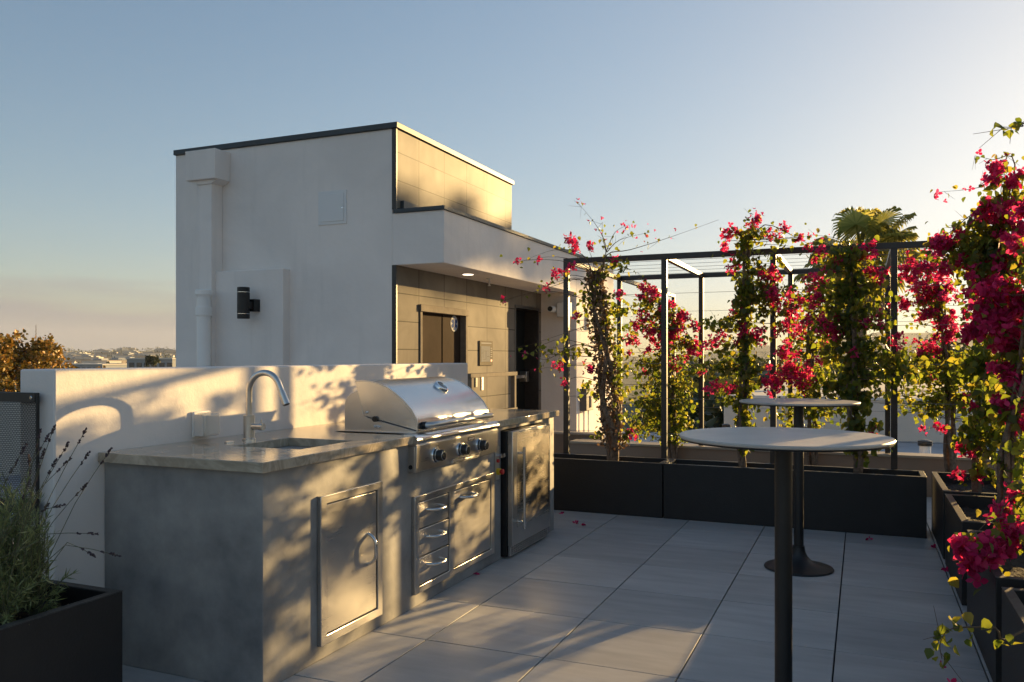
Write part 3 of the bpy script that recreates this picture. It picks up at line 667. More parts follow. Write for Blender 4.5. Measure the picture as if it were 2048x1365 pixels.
for k, (a, b_) in enumerate(((0, .012), (.018, .030), (.036, .052), (.058, .070))): mb.box(-2.1655, -2.1650, 4.44+a, 4.44+b_, .851+.002*(k % 2), .862, WHT)
mb.build('name_plate', None, gr, smooth=False)

# stop switch
sw = thing('emergency_stop', 'steel switch plate with key lever and yellow and red stop button beside the fridge', 'switch', (XI, 4.96, .65))
mb = MB(); mb.box(XI+.0005, XI+.010, 4.925, 4.985, .54, .765); mb.build('plate', STEEL, sw, bevel=.002)
mb = MB(); mb.lathe([(.023, .01), (.023, .028)], (XI, 4.955, .595), 'X', 24); mb.build('button_collar', YEL, sw)
mb = MB(); mb.lathe([(.012, .028), (.012, .036), (.018, .038), (.018, .050), (.014, .054)], (XI, 4.955, .595), 'X', 24); mb.build('stop_button', RED, sw)
mb = MB(); mb.tube([(XI+.01, 4.955, .70), (XI+.045, 4.955, .70)], .009, 12); mb.box(XI+.04, XI+.05, 4.935, 4.99, .688, .715); mb.build('key_lever', CHROME, sw)
mb = MB(); mb.lathe([(.012, .01), (.012, .02)], (XI, 4.955, .665), 'X', 20); mb.build('indicator', RED, sw)

# ---------------------------------------------------------------- fridge
fr = thing('outdoor_fridge', 'under-counter stainless refrigerator with long bar handle at the far end of the counter', 'refrigerator', (-2.5, 5.4, 0))
mb = MB(); mb.box(-2.85, -2.178, 5.045, 5.775, .013, .853); mb.build('cabinet', RUBBER, fr, bevel=.003)
mb = MB(); mb.box(-2.176, -2.140, 5.050, 5.770, .085, .850); fd = mb.build('door', STEEL, fr, bevel=.004)
mb = MB(); mb.box(-2.1398, -2.1375, 5.125, 5.745, .20, .835); mb.build('door_panel', steel('wavy_polished_steel', .25, (.70, .64, .55), .32), fd, bevel=.001).location = (0, 0, 0)
mb = MB(); mb.tube([(-2.095, 5.15, .19), (-2.095, 5.15, .74)], .010, 14); mb.tube([(-2.142, 5.15, .235), (-2.095, 5.15, .235)], .007, 10); mb.tube([(-2.142, 5.15, .70), (-2.095, 5.15, .70)], .007, 10); mb.build('handle', STEEL2, fd).location = (0, 0, 0)
mb = MB(); yy = [5.055]; zz_ = [.018]
for k in range(18): yy += [5.075+k*.038, 5.075+k*.038+.028]
yy.append(5.765)
for k in range(4): zz_ += [.026+k*.014, .026+k*.014+.008]
zz_.append(.082)
mb.grid(yy, zz_, lambda i, j: not (i % 2 == 1 and j % 2 == 1), -2.172, -2.158, 'X'); mb.build('vent_grille', STEEL, fr)

# ================================================================ tables
def table(x, y, label):
    t = thing('bar_table', label, 'table', (x, y, 0), 'round bar tables')
    mb = MB(); mb.lathe([(.361, 1.055), (.365, 1.058), (.366, 1.064), (.363, 1.068)], (x, y, 0), 'Z', 96); top = mb.build('tabletop', TOPM, t)
    mb = MB(); mb.lathe([(.360, 1.050), (.3625, 1.0545), (.360, 1.0549)], (x, y, 0), 'Z', 96); mb.build('edge_band', RUBBER, top).location = (0, 0, 0)
    mb = MB(); mb.lathe([(.0305, .13), (.0305, 1.035), (.10, 1.038), (.10, 1.0495)], (x, y, 0), 'Z', 32); mb.build('column', BLACK, t)
    P = [(.210, 0.001), (.212, .006), (.208, .012), (.18, .020), (.12, .034), (.08, .052), (.055, .078), (.042, .105), (.037, .135), (.036, .145)]
    mb = MB(); mb.lathe(P, (x, y, 0), 'Z', 64); mb.build('base', BLACK, t)
    return t
table(-.258, 3.095, 'nearest round grey table on a black pole, cut by the bottom edge of the photo')
table(-.371, 5.557, 'farther round grey table whose black trumpet foot shows on the pavers')

# ================================================================ planters
def planter(x0, x1, y0, y1, label, h=.457, group='black planter boxes'):
    t = thing('planter_box', label, 'planter', ((x0+x1)/2, (y0+y1)/2, 0), group); w = .035
    mb = MB(); mb.grid([x0, x0+w, x1-w, x1], [y0, y0+w, y1-w, y1], lambda i, j: not (i == 1 and j == 1), 0.001, h-.004, 'Z'); mb.build('box', PLANTER, t, bevel=.003)
    mb = MB(); mb.grid([x0-.001, x0+w+.001, x1-w-.001, x1+.001], [y0-.001, y0+w+.001, y1-w-.001, y1+.001], lambda i, j: not (i == 1 and j == 1), h-.004, h, 'Z'); mb.build('rim', PLRIM, t, bevel=.0015)
    # lumpy soil
    nx, ny = 14, max(6, int((y1-y0)*22)); nx = max(6, int((x1-x0)*22)); V = []; Fq = []
    for j in range(ny+1):
        for i in range(nx+1): V.append((x0+w-.002+(x1-x0-2*w+.004)*i/nx, y0+w-.002+(y1-y0-2*w+.004)*j/ny, h-.075+rnd.uniform(-.012, .014)))
    Fq = [(j*(nx+1)+i, j*(nx+1)+i+1, (j+1)*(nx+1)+i+1, (j+1)*(nx+1)+i) for j in range(ny) for i in range(nx)]
    mb = MB(); mb.add(V, Fq); mb.build('soil', SOIL, t)
    return t
planter(-3.0, -1.535, 6.83, 7.20, 'black planter box nearest the fridge, holding the bare shaggy bougainvillea')
planter(-1.525, .444, 6.83, 7.20, 'longest black planter box behind the far table, holding two leafy bougainvilleas')
pys = [(6.17, 7.18), (5.07, 6.05), (3.84, 4.84), (2.70, 3.69), (1.6, 2.59)]
plab = ['corner black planter box, farthest of the right-hand row', 'second black planter box from the corner in the right-hand row',
        'third black planter box from the corner, with a pink cluster over its rim', 'right-hand black planter box under the green hanging sprig at the photo edge', 'last black planter box of the right-hand row beside the viewer']
for (a, b_), l_ in zip(pys, plab): planter(.50, .98, a, b_, l_)
planter(-3.04, -2.60, 1.32, 2.318, 'black planter box with lavender at the left end of the counter')

# ================================================================ trellis
tr = thing('cable_trellis', 'dark bronze steel pergola trellis strung with thin cables above the planters', 'trellis', (-1, 8, 0))
TX = [-2.526, -1.610, -.686, .238, 1.16]; TY0, TY1, TY2 = 7.25, 9.07, 11.98; TZ = 2.262; h = .024
def bar(name, x0, x1, y0, y1, z0, z1): m_ = MB(); m_.box(x0, x1, y0, y1, z0, z1); return m_.build(name, FRAMEM, tr, bevel=.002)
for x in TX:
    bar('post', x-h, x+h, TY0-h, TY0+h, -.03, TZ-.05); bar('post', x-h, x+h, TY1-h, TY1+h, .385, TZ-.05)
    bar('beam', x-h+.001, x+h-.001, TY0+h, TY1-h, TZ-.047, TZ-.003)
bar('post', TX[0]-h, TX[0]+h, TY2-h, TY2+h, .3, TZ-.05)
bar('beam', TX[0]-h+.001, TX[0]+h-.001, TY1+h, TY2+h, TZ-.047, TZ-.003)
bar('rail', TX[0]-h, TX[-1]+h, TY0-h, TY0+h, TZ-.05, TZ); bar('rail', TX[0]-h, TX[-1]+h, TY1-h, TY1+h, TZ-.05, TZ)
# right-hand run of the trellis along the side planters
for y in (5.6, 3.9, 2.2): bar('post', 1.16-h, 1.16+h, y-h, y+h, -.03, TZ-.05)
bar('rail', 1.16-h, 1.16+h, 2.17, TY0-h, TZ-.05, TZ)
def wire(p, q): m_ = MB(); m_.tube([p, q], .0018, 5, cap=False); m_.build('cable', CABLE, tr)
for z in (1.91, 1.60, 1.29, .98, .67): wire((TX[0], TY0, z), (TX[-1], TY0, z)); wire((1.16, 2.2, z), (1.16, TY0, z))
for z in (1.85, 1.70, 1.40, 1.10, .80): wire((TX[0], TY1, z), (TX[-1], TY1, z)); 
for z in (1.91, 1.60, 1.29, .98): wire((TX[0], TY0, z), (TX[0], TY1, z)); wire((TX[0], TY1, z), (TX[0], TY2, z))
for k in range(1, 6): wire((TX[0], TY0+(TY1-TY0)*k/6, TZ-.025), (TX[-1], TY0+(TY1-TY0)*k/6, TZ-.025))

# far parapet with cap
pw = thing('roof_parapet', 'low tan parapet with pale cap running behind the planters', 'wall', (-.5, 9.1, 0))
mb = MB(); mb.box(-3.1, 2.5, 9.0, 9.22, -.31, .355); mb.build('wall', TAN, pw, bevel=.004)
mb = MB(); mb.box(-3.1, 2.52, 8.975, 9.245, .3555, .38); mb.build('cap', mat('cream_metal_cap', (.34, .28, .21), .5, var=.12), pw, bevel=.003)
sw_ = thing('side_parapet', 'short brown parapet return between the cream end wall and the first trellis posts', 'wall', (-3.6, 10.0, 0))
mb = MB(); mb.box(-4.30, -3.02, 9.95, 10.12, -.31, .36); mb.box(-3.22, -3.105, 9.246, 9.95, -.31, .33); mb.build('wall', mat('brown_wall_paint', (.17, .13, .10), .7, var=.1), sw_, bevel=.003)
mb = MB(); mb.box(-4.32, -3.0, 9.93, 10.14, .3605, .385); mb.build('cap', mat('grey_cap', (.30, .27, .24), .5, var=.1), sw_, bevel=.003)

# ================================================================ plants
def unit(v): return v/np.linalg.norm(v)
def bougainvillea(label, base, trunk, trunk_r, clouds, blooms, whips, seed, ls=.052, fs=.034, loc=None, shaggy=0, bl=.72):
    """trunk: list of points; clouds: (centre, radii, n); blooms: (centre, r, n); whips: lists of points (bare long shoots)"""
    rg = np.random.default_rng(seed); rr = random.Random(seed)
    t = thing('bougainvillea', label, 'flowering shrub', tuple(base), 'bougainvillea plants in the planters')
    mb = MB(); pts = [Vector(p) for p in trunk]; K = len(pts)
    rs = [trunk_r*(1-.65*i/(K-1)) for i in range(K)]
    # smooth trunk + companions twisting round it
    def sm(P, n=5):
        out = []
        for i in range(len(P)-1):
            a = P[max(i-1, 0)]; b = P[i]; c = P[i+1]; d = P[min(i+2, len(P)-1)]
            for k in range(n):
                q = k/n; out.append(.5*((2*b)+(c-a)*q+(2*a-5*b+4*c-d)*q*q+(3*b-a-3*c+d)*q**3))
        out.append(P[-1]); return out
    T = sm(pts); nT = len(T)
    for s_ in range(4 if not shaggy else 9):
        ph = s_*6.283/4; rad = trunk_r*(.9 if not shaggy else 1.25); P = []
        for i, p in enumerate(T):
            f = i/(nT-1); w = rad*(1-.5*f)*(0.25+.75*min(1, f*5)); a = ph+f*7*(1 if s_ % 2 else -1)
            P.append(p+Vector((math.cos(a)*w*.8, math.sin(a)*w*.8, 0)))
        mb.tube(P, [trunk_r*.42*(1-.7*i/(nT-1)) for i in range(nT)], 6)
    mb.build('stem', BARK, t)
    tw = MB(); leaves = []; lsz = []; fl = []; fsz = []
    def near(c):
        c = Vector(c); b = min(T[2:], key=lambda p: (p-c).length+max(0, p.z-c.z)*.8); return b
    def add_leaf(p, s_=1): leaves.append(tuple(p)); lsz.append(ls*s_*rr.uniform(.6, 1.2))
    for (c, r, n) in clouds:
        c = Vector(c); ncl = max(1, n//11)
        for k in range(ncl):
            v = rg.normal(size=3); v /= np.linalg.norm(v); v *= rg.random()**.45
            cc = c+Vector((v[0]*r[0], v[1]*r[1], v[2]*r[2]))
            b = near(cc); P = curve(b, cc, rr.uniform(-.02, .12), .12, 5, rr)
            tw.tube(P, [.0035, .003, .0025, .002, .0016, .001], 4, cap=False)
            for q in range(11):
                f = rr.uniform(.45, 1.0) if (cc-b).length > .12 else rr.uniform(0, 1)
                i = min(4, int(f*5)); p = P[i].lerp(P[i+1], f*5-i) if f < 1 else P[-1]
                add_leaf(p+Vector(rg.normal(0, .028, 3)))
    for (c, r, n) in blooms:
        n = int(n*bl); c = Vector(c); b = near(c); P = curve(b, c, rr.uniform(0, .12), .1, 6, rr)
        if (c-b).length < 1.4: tw.tube(P, [.004, .0035, .003, .0025, .002, .0016, .001], 4, cap=False)
        k = max(1, n//9)
        for _ in range(k):
            v = rg.normal(size=3); v /= np.linalg.norm(v); v *= rg.random()**.4*r; cc = c+Vector(v)
            tw.tube(curve(c, cc, .05, .1, 3, rr), .0013, 3, cap=False)
            for q in range(9): fl.append(tuple(cc+Vector(rg.normal(0, .019, 3)))); fsz.append(fs*rr.uniform(.7, 1.2))
            for q in range(2): add_leaf(cc+Vector(rg.normal(0, .05, 3)), .8)
    for W_ in whips:
        pts_ = sm([Vector(p) for p in W_[0]], 4); n_ = len(pts_); r0 = W_[1]
        tw.tube(pts_, [max(.0012, r0*(1-i/(n_-1))) for i in range(n_)], 5, cap=False)
        for _ in range(W_[2]):
            i = rr.randrange(1, n_); add_leaf(pts_[i]+Vector(rg.normal(0, .02, 3)), .75)
        for _ in range(W_[3]):
            i = n_-1-int(rr.random()**1.6*n_*.6); fl.append(tuple(pts_[i]+Vector(rg.normal(0, .028, 3)))); fsz.append(fs*rr.uniform(.5, .9))
        for _ in range(5):
            i = rr.randrange(2, n_); q = pts_[i]; tw.tube([q, q+Vector(rg.normal(0, .05, 3))], [.0014, .0008], 3, cap=False)
    tw.build('twig', TWIG, t)
    scatter('foliage', LV, LF, leaves, lsz, LEAF, t, rg, hangmats(len(leaves), rg))
    if fl: scatter('blossom', BV, BF, fl, fsz, FLOWER, t, rg)
    if shaggy:
        P = []; 
        for _ in range(shaggy):
            i = rr.randrange(3, nT); a = rr.uniform(0, 6.28); w = trunk_r*rr.uniform(.6, 2.0)*(1-.4*i/nT); P.append(tuple(T[i]+Vector((math.cos(a)*w, math.sin(a)*w, rr.uniform(-.03, .03)))))
        scatter('dry_leaves', LV, LF, P, [rr.uniform(.018, .042) for _ in P], DEADLEAF, t, rg, hangmats(len(P), rg))
    return t
def A(u, v, y): return at(u, v, Y=y)
def col(u0, v0, u1, v1, y, r, n, step=8):
    out = []
    for k in range(step):
        f = (k+.5)/step; out.append((A(u0+(u1-u0)*f, v0+(v1-v0)*f, y), (r*rnd.uniform(.75, 1.25), r*.9, r*1.3), n//step))
    return out
# 1: bare shaggy one at the first post
y = 7.02
bougainvillea('shaggy bare-stemmed bougainvillea with long leafless shoots, in the planter nearest the fridge', (-2.02, y, .39),
    [A(1226, 925, y), A(1224, 860, y), A(1218, 800, y), A(1210, 730, y), A(1202, 660, y), A(1196, 600, y), A(1190, 545, y)], .075,
    [(A(1170, 600, y), (.20, .15, .12), 70), (A(1250, 620, y), (.14, .14, .16), 80), (A(1140, 700, 6.9), (.2, .12, .12), 50), (A(1262, 760, y), (.15, .15, .3), 90),
     (A(1165, 770, y), (.12, .1, .1), 40), (A(1200, 560, y), (.14, .12, .14), 60), (A(1255, 680, y), (.12, .12, .12), 60), (A(1245, 535, y), (.16, .1, .07), 45), (A(1060, 700, 6.9), (.14, .1, .07), 28), (A(1265, 860, y), (.09, .1, .1), 40), (A(1190, 850, y), (.12, .08, .06), 18), (A(1215, 650, y), (.1, .1, .4), 70)],
    [(A(1140, 485, 6.8), .10, 80), (A(1175, 495, 6.8), .06, 35), (A(1128, 540, 6.8), .075, 60), (A(1108, 553, 6.8), .04, 20), (A(1093, 573, 6.7), .04, 22), (A(1076, 516, 6.7), .035, 18), (A(1039, 523, 6.6), .03, 18), (A(1148, 643, 6.8), .04, 20), (A(1120, 734, 6.8), .04, 28),
     (A(1182, 740, 6.9), .05, 26), (A(1230, 520, y), .05, 20), (A(1240, 590, y), .05, 24), (A(1265, 870, y), .05, 30), (A(1128, 765, 6.8), .02, 9), (A(1008, 601, 6.6), .02, 8)],
    [([A(1200, 560, y), A(1212, 500, y), A(1195, 455, y), A(1155, 405, y)], .007, 14, 6), ([A(1200, 560, y), A(1214, 510, y), A(1260, 500, y), A(1340, 475, y), A(1437, 440, y)], .007, 16, 5),
     ([A(1214, 505, y), A(1240, 480, y), A(1300, 465, y)], .005, 10, 5), ([A(1212, 505, y), A(1230, 465, y), A(1258, 450, y)], .005, 6, 14), ([A(1212, 505, y), A(1205, 470, y), A(1205, 445, y)], .004, 6, 3),
     ([A(1185, 610, y), A(1160, 560, 6.9), A(1100, 575, 6.8), A(1008, 602, 6.6)], .006, 14, 0), ([A(1190, 560, y), A(1165, 510, 6.9), A(1110, 500, 6.8), A(1040, 525, 6.6)], .006, 6, 0),
     ([A(1200, 700, y), A(1150, 690, 6.9), A(1090, 720, 6.8), A(1045, 700, 6.7)], .006, 14, 4), ([A(1200, 640, y), A(1150, 660, 6.9), A(1060, 690, 6.8)], .005, 14, 0), ([A(1215, 760, y), A(1170, 730, 6.9), A(1060, 740, 6.8)], .005, 8, 4),
     ([A(1240, 900, y), A(1255, 870, y), A(1285, 820, 7.1), A(1290, 760, 7.1)], .008, 10, 0)], 101, shaggy=1500, ls=.05)
# 2: leafy column
y = 7.04
bougainvillea('leafy bougainvillea column behind the far table, crowned with a pink spray above the rail', (-1.0, y, .39),
    [A(1486, 940, y), A(1482, 890, y), A(1486, 820, y), A(1490, 720, y), A(1490, 620, y), A(1492, 530, y), A(1496, 480, y)], .05,
    col(1488, 870, 1494, 510, y, .15, 1150)+[(A(1500, 470, y), (.2, .15, .12), 90), (A(1420, 645, y), (.14, .1, .05), 60), (A(1430, 735, y), (.22, .12, .06), 90), (A(1440, 700, y), (.10, .1, .10), 60), (A(1560, 600, 7.2), (.22, .2, .25), 190), (A(1440, 790, y), (.12, .1, .06), 50), (A(1600, 480, y), (.15, .1, .06), 40), (A(1540, 560, y), (.2, .15, .2), 110)],
    [(A(1450, 485, y), .08, 70), (A(1475, 470, y), .06, 40), (A(1500, 450, y), .10, 60), (A(1518, 435, y), .05, 30), (A(1545, 465, y), .07, 45), (A(1570, 462, y), .06, 30), (A(1598, 475, y), .03, 12), (A(1470, 530, y), .08, 50), (A(1530, 560, y), .12, 120), (A(1480, 610, y), .09, 60),
     (A(1545, 590, y), .10, 90), (A(1490, 670, y), .12, 120), (A(1525, 670, y), .06, 60), (A(1440, 672, y), .06, 40), (A(1425, 690, y), .05, 30), (A(1424, 777, y), .08, 50), (A(1416, 685, y), .03, 10), (A(1570, 740, 7.1), .14, 240), (A(1600, 755, 7.1), .12, 220), (A(1540, 770, 7.1), .10, 110), (A(1465, 780, y), .05, 40)],
    [([A(1490, 620, y), A(1450, 650, y), A(1410, 640, y)], .006, 22, 0), ([A(1490, 735, y), A(1440, 725, y), A(1395, 735, y)], .007, 30, 0), ([A(1494, 500, y), A(1530, 450, y), A(1600, 480, y), A(1620, 490, y)], .006, 14, 10), ([A(1494, 500, y), A(1505, 460, y), A(1520, 428, y)], .005, 6, 14)], 102)
# 3: dark column
y = 7.04
bougainvillea('darkest bougainvillea column with big ivy-like leaves under the palm top', (-.02, y, .39),
    [A(1716, 955, y), A(1716, 900, y), A(1706, 840, y), A(1704, 740, y), A(1704, 640, y), A(1708, 540, y), A(1706, 490, y)], .055,
    col(1706, 880, 1706, 520, y, .17, 1500)+[(A(1690, 520, y), (.35, .2, .12), 190), (A(1640, 620, 7.2), (.2, .2, .25), 170), (A(1780, 620, 7.2), (.15, .2, .3), 150), (A(1790, 740, 7.2), (.3, .2, .18), 260), (A(1640, 780, 7.2), (.25, .2, .18), 200), (A(1750, 860, y), (.2, .15, .1), 90), (A(1738, 925, y), (.06, .06, .05), 20), (A(1640, 690, 7.2), (.2, .2, .2), 150)],
    [(A(1735, 500, y), .08, 50), (A(1745, 545, y), .07, 60), (A(1762, 550, y), .06, 40), (A(1640, 500, y), .10, 50), (A(1655, 545, y), .06, 36), (A(1670, 525, y), .03, 10), (A(1610, 600, 7.1), .12, 110), (A(1620, 560, 7.1), .08, 50), (A(1580, 650, 7.1), .12, 130), (A(1570, 610, 7.1), .1, 90), (A(1650, 650, y), .10, 90), (A(1745, 645, y), .08, 60), (A(1670, 665, y), .06, 50), (A(1740, 510, y), .05, 20), (A(1705, 705, 6.9), .03, 14), (A(1640, 720, y), .05, 24), (A(1740, 870, y), .03, 12), (A(1570, 700, 7.1), .08, 60), (A(1710, 500, y), .04, 20), (A(1800, 690, y), .08, 50)],
    [([A(1706, 520, y), A(1680, 480, y), A(1620, 470, y)], .006, 14, 8), ([A(1706, 600, y), A(1640, 570, y), A(1570, 560, y)], .006, 20, 0)], 103, ls=.058)
# 4: hazy back ones on the far trellis row
y = 8.9
bougainvillea('bushy flowering bougainvillea on the far trellis row behind the shaggy one', (-2.0, y, .0),
    [A(1350, 985, y), A(1345, 880, y), A(1340, 780, y), A(1330, 680, y), A(1320, 600, y)], .06,
    [(A(1340, 860, y), (.30, .25, .2), 420), (A(1310, 800, y), (.5, .25, .25), 620), (A(1365, 800, y), (.25, .25, .3), 500), (A(1300, 730, y), (.32, .25, .25), 420), (A(1330, 650, y), (.35, .25, .25), 420), (A(1290, 610, y), (.2, .2, .15), 150), (A(1380, 700, y), (.15, .2, .2), 150), (A(1270, 850, y), (.2, .2, .15), 160), (A(1390, 745, y), (.2, .15, .06), 60)],
    [(A(1300, 590, y), .14, 150), (A(1330, 640, y), .20, 260), (A(1285, 650, y), .15, 170), (A(1350, 660, y), .2, 240), (A(1320, 680, y), .18, 200), (A(1260, 690, y), .10, 90), (A(1385, 700, y), .11, 170), (A(1375, 690, y), .08, 60), (A(1340, 725, y), .12, 90), (A(1395, 650, y), .06, 40), (A(1370, 640, y), .1, 80), (A(1282, 750, y), .05, 24), (A(1420, 690, y), .06, 36), (A(1285, 580, y), .08, 60), (A(1240, 590, y), .05, 20), (A(1400, 745, y), .03, 12)],
    [([A(1320, 600, y), A(1290, 560, y), A(1275, 545, y)], .006, 14, 0)], 104, ls=.048, fs=.04)
bougainvillea('loose flowering bougainvillea on the far trellis row between the two leafy columns', (-.45, y, .0),
    [A(1625, 985, y), A(1625, 880, y), A(1622, 780, y), A(1620, 680, y), A(1625, 600, y)], .06,
    [(A(1625, 820, y), (.4, .25, .3), 460), (A(1630, 700, y), (.45, .25, .35), 560), (A(1650, 600, y), (.38, .25, .28), 340), (A(1560, 820, y), (.3, .2, .2), 150)],
    [(A(1600, 640, y), .16, 150), (A(1640, 570, y), .14, 90), (A(1650, 690, y), .14, 110), (A(1600, 720, y), .12, 90), (A(1580, 590, y), .12, 90)], [], 105, ls=.048, fs=.04)
y = 8.7
bougainvillea('yellow-green backlit bougainvillea behind the right end of the long planter', (.62, y, .0),
    [A(1900, 990, y), A(1900, 880, y), A(1900, 780, y), A(1890, 680, y), A(1880, 580, y)], .06,
    [(A(1850, 785, y), (.6, .3, .22), 620), (A(1900, 740, y), (.45, .3, .18), 330), (A(1960, 760, y), (.4, .3, .25), 300), (A(1820, 720, y), (.40, .2, .14), 240), (A(1850, 600, y), (.25, .2, .35), 260), (A(1900, 830, y), (.3, .3, .1), 90)],
    [(A(1850, 540, y), .22, 330), (A(1840, 580, y), .20, 280), (A(1875, 590, y), .18, 260), (A(1860, 620, y), .16, 150), (A(1880, 655, y), .15, 190), (A(1900, 655, y), .1, 90), (A(1848, 690, y), .13, 90), (A(1870, 700, y), .08, 40), (A(1815, 560, y), .1, 60), (A(1900, 640, y), .08, 50), (A(1830, 510, y), .1, 60), (A(1805, 620, y), .1, 50), (A(1870, 745, y), .06, 24), (A(1850, 860, y), .04, 12)], [], 106, ls=.05, fs=.04)
# 5: big right-hand ones
y = 6.6
bougainvillea('tall spreading bougainvillea rising from the corner planter at the photo right edge', (.74, y, .39),
    [Vector((.74, 6.6, .38)), Vector((.76, 6.6, .9)), Vector((.80, 6.55, 1.4)), Vector((.86, 6.45, 1.9)), Vector((.88, 6.4, 2.35))], .05,
    [(A(1990, 520, 6.3), (.30, .3, .28), 420), (A(1960, 500, 6.3), (.2, .2, .2), 200), (A(1930, 540, 6.3), (.18, .2, .12), 110), (A(2000, 440, 6.3), (.25, .25, .15), 180), (A(2010, 620, 6.3), (.25, .25, .25), 240), (A(1890, 500, 6.4), (.20, .12, .10), 150), (A(1930, 455, 6.4), (.2, .12, .1), 90), (A(1985, 760, 6.4), (.25, .25, .3), 330), (A(2010, 850, 6.3), (.28, .25, .25), 360), (A(1970, 880, 6.4), (.2, .2, .12), 160), (A(2030, 380, 6.3), (.2, .2, .15), 100), (A(1940, 720, 6.4), (.18, .2, .12), 150), (A(1975, 935, 6.5), (.12, .15, .06), 60)],
    [(A(1900, 485, 6.3), .11, 110), (A(1870, 505, 6.3), .06, 40), (A(1930, 520, 6.3), .08, 50), (A(1900, 540, 6.3), .07, 40), (A(1970, 430, 6.3), .11, 110), (A(2000, 425, 6.3), .09, 80), (A(2030, 445, 6.2), .13, 200), (A(2010, 350, 6.3), .12, 90), (A(2040, 370, 6.2), .09, 70), (A(2000, 345, 6.3), .06, 36), (A(2025, 520, 6.2), .11, 130), (A(2035, 545, 6.2), .1, 100), (A(1975, 565, 6.2), .14, 190), (A(1960, 600, 6.2), .09, 80), (A(1950, 570, 6.3), .07, 50), (A(1945, 545, 6.3), .06, 40), (A(1880, 870, 6.5), .05, 30), (A(1915, 895, 6.5), .07, 50), (A(1935, 800, 6.4), .05, 24), (A(1920, 620, 6.3), .05, 24), (A(1950, 940, 6.5), .06, 36), (A(1925, 950, 6.5), .05, 30), (A(2020, 905, 6.2), .08, 60)],
    [([Vector((.86, 6.45, 1.95)), A(2020, 345, 6.3), A(1960, 375, 6.3), A(1872, 385, 6.3)], .008, 10, 8), ([Vector((.86, 6.45, 1.95)), A(2030, 330, 6.3), A(1985, 320, 6.3), A(1950, 312, 6.3)], .007, 16, 6), ([Vector((.86, 6.45, 1.9)), A(1960, 430, 6.3), A(1900, 465, 6.3), A(1860, 480, 6.3)], .007, 26, 4)], 107, ls=.056, fs=.048, bl=.5)
y = 5.6
bougainvillea('heavy magenta bougainvillea in the second planter of the right-hand row', (.78, y, .39),
    [Vector((.76, 5.6, .38)), Vector((.78, 5.55, .8)), Vector((.84, 5.5, 1.2)), Vector((.88, 5.4, 1.7)), Vector((.92, 5.4, 2.1))], .045,
    [(at(2020, 780, d=4.9), (.16, .2, .3), 260), (at(2040, 650, d=4.9), (.18, .2, .3), 240), (at(2030, 900, d=4.9), (.14, .2, .2), 190), (at(2045, 540, d=4.9), (.12, .2, .2), 120)],
    [(at(1990, 590, d=4.8), .10, 200), (at(1965, 640, d=4.8), .09, 170), (at(2000, 650, d=4.8), .12, 280), (at(2025, 640, d=4.8), .11, 230), (at(2010, 690, d=4.8), .08, 120), (at(1955, 670, d=4.8), .06, 70), (at(2040, 600, d=4.8), .08, 110), (at(2020, 570, d=4.9), .07, 70), (at(2040, 680, d=4.8), .08, 110), (at(2000, 740, d=4.8), .06, 70), (at(2030, 750, d=4.8), .1, 160), (at(2020, 810, d=4.8), .08, 110), (at(2040, 840, d=4.8), .07, 80), (at(2030, 480, d=4.9), .08, 80), (at(2045, 430, d=4.9), .07, 60), (at(2035, 985, d=4.6), .06, 60), (at(2010, 1030, d=4.4), .06, 60)],
    [], 108, ls=.060, fs=.054, bl=.5)
bougainvillea('trailing bougainvillea in the third planter with one round pink cluster over the rim', (.78, 4.4, .39),
    [Vector((.78, 4.4, .38)), Vector((.80, 4.35, .6)), Vector((.85, 4.3, .9)), Vector((.90, 4.25, 1.3))], .035,
    [(Vector((1.0, 4.45, .85)), (.22, .35, .35), 420), (at(2045, 900, d=3.9), (.10, .2, .2), 100), (at(2030, 1010, d=3.8), (.10, .1, .12), 60), (at(1990, 1065, d=3.7), (.06, .06, .05), 20)],
    [(at(1945, 1110, d=3.5), .055, 110), (at(1960, 1125, d=3.5), .045, 60), (at(1935, 1095, d=3.5), .035, 40), (at(1985, 1100, d=3.55), .05, 70), (at(2000, 1110, d=3.55), .03, 30), (at(2030, 1060, d=3.6), .06, 90), (at(2010, 1080, d=3.6), .05, 50), (at(2005, 1035, d=3.7), .03, 26)],
    [([Vector((.84, 4.3, .85)), at(2020, 1000, d=3.8), at(1990, 1060, d=3.6), at(1950, 1105, d=3.5)], .006, 16, 0)], 109, ls=.058, fs=.05, bl=.5)
bougainvillea('nearest bougainvillea, whose long leafy sprigs hang in from the right edge', (.80, 3.2, .39),
    [Vector((.82, 3.2, .38)), Vector((.86, 3.1, .8)), Vector((.92, 2.95, 1.3)), Vector((.95, 2.85, 1.9)), Vector((.98, 2.8, 2.2))], .03,
    [(Vector((1.0, 2.85, 1.6)), (.15, .3, .3), 260), (Vector((1.05, 3.65, .8)), (.2, .3, .35), 380)], [(Vector((1.0, 3.0, 1.9)), .12, 90)],
    [([Vector((.92, 2.95, 1.0)), at(2046, 1262, d=2.5), at(1990, 1256, d=2.5), at(1930, 1255, d=2.5), at(1895, 1262, d=2.5), at(1880, 1290, d=2.5), at(1884, 1318, d=2.5)], .005, 40, 2),
     ([Vector((.95, 2.85, 1.9)), at(2075, 250, d=2.55), at(2046, 253, d=2.5), at(2015, 255, d=2.5), at(1990, 252, d=2.5)], .004, 18, 0),
     ([Vector((.95, 2.9, 1.3)), at(2070, 800, d=2.8), at(2030, 780, d=2.8), at(1990, 765, d=2.8), at(1965, 760, d=2.8)], .004, 12, 0)], 110, ls=.046)
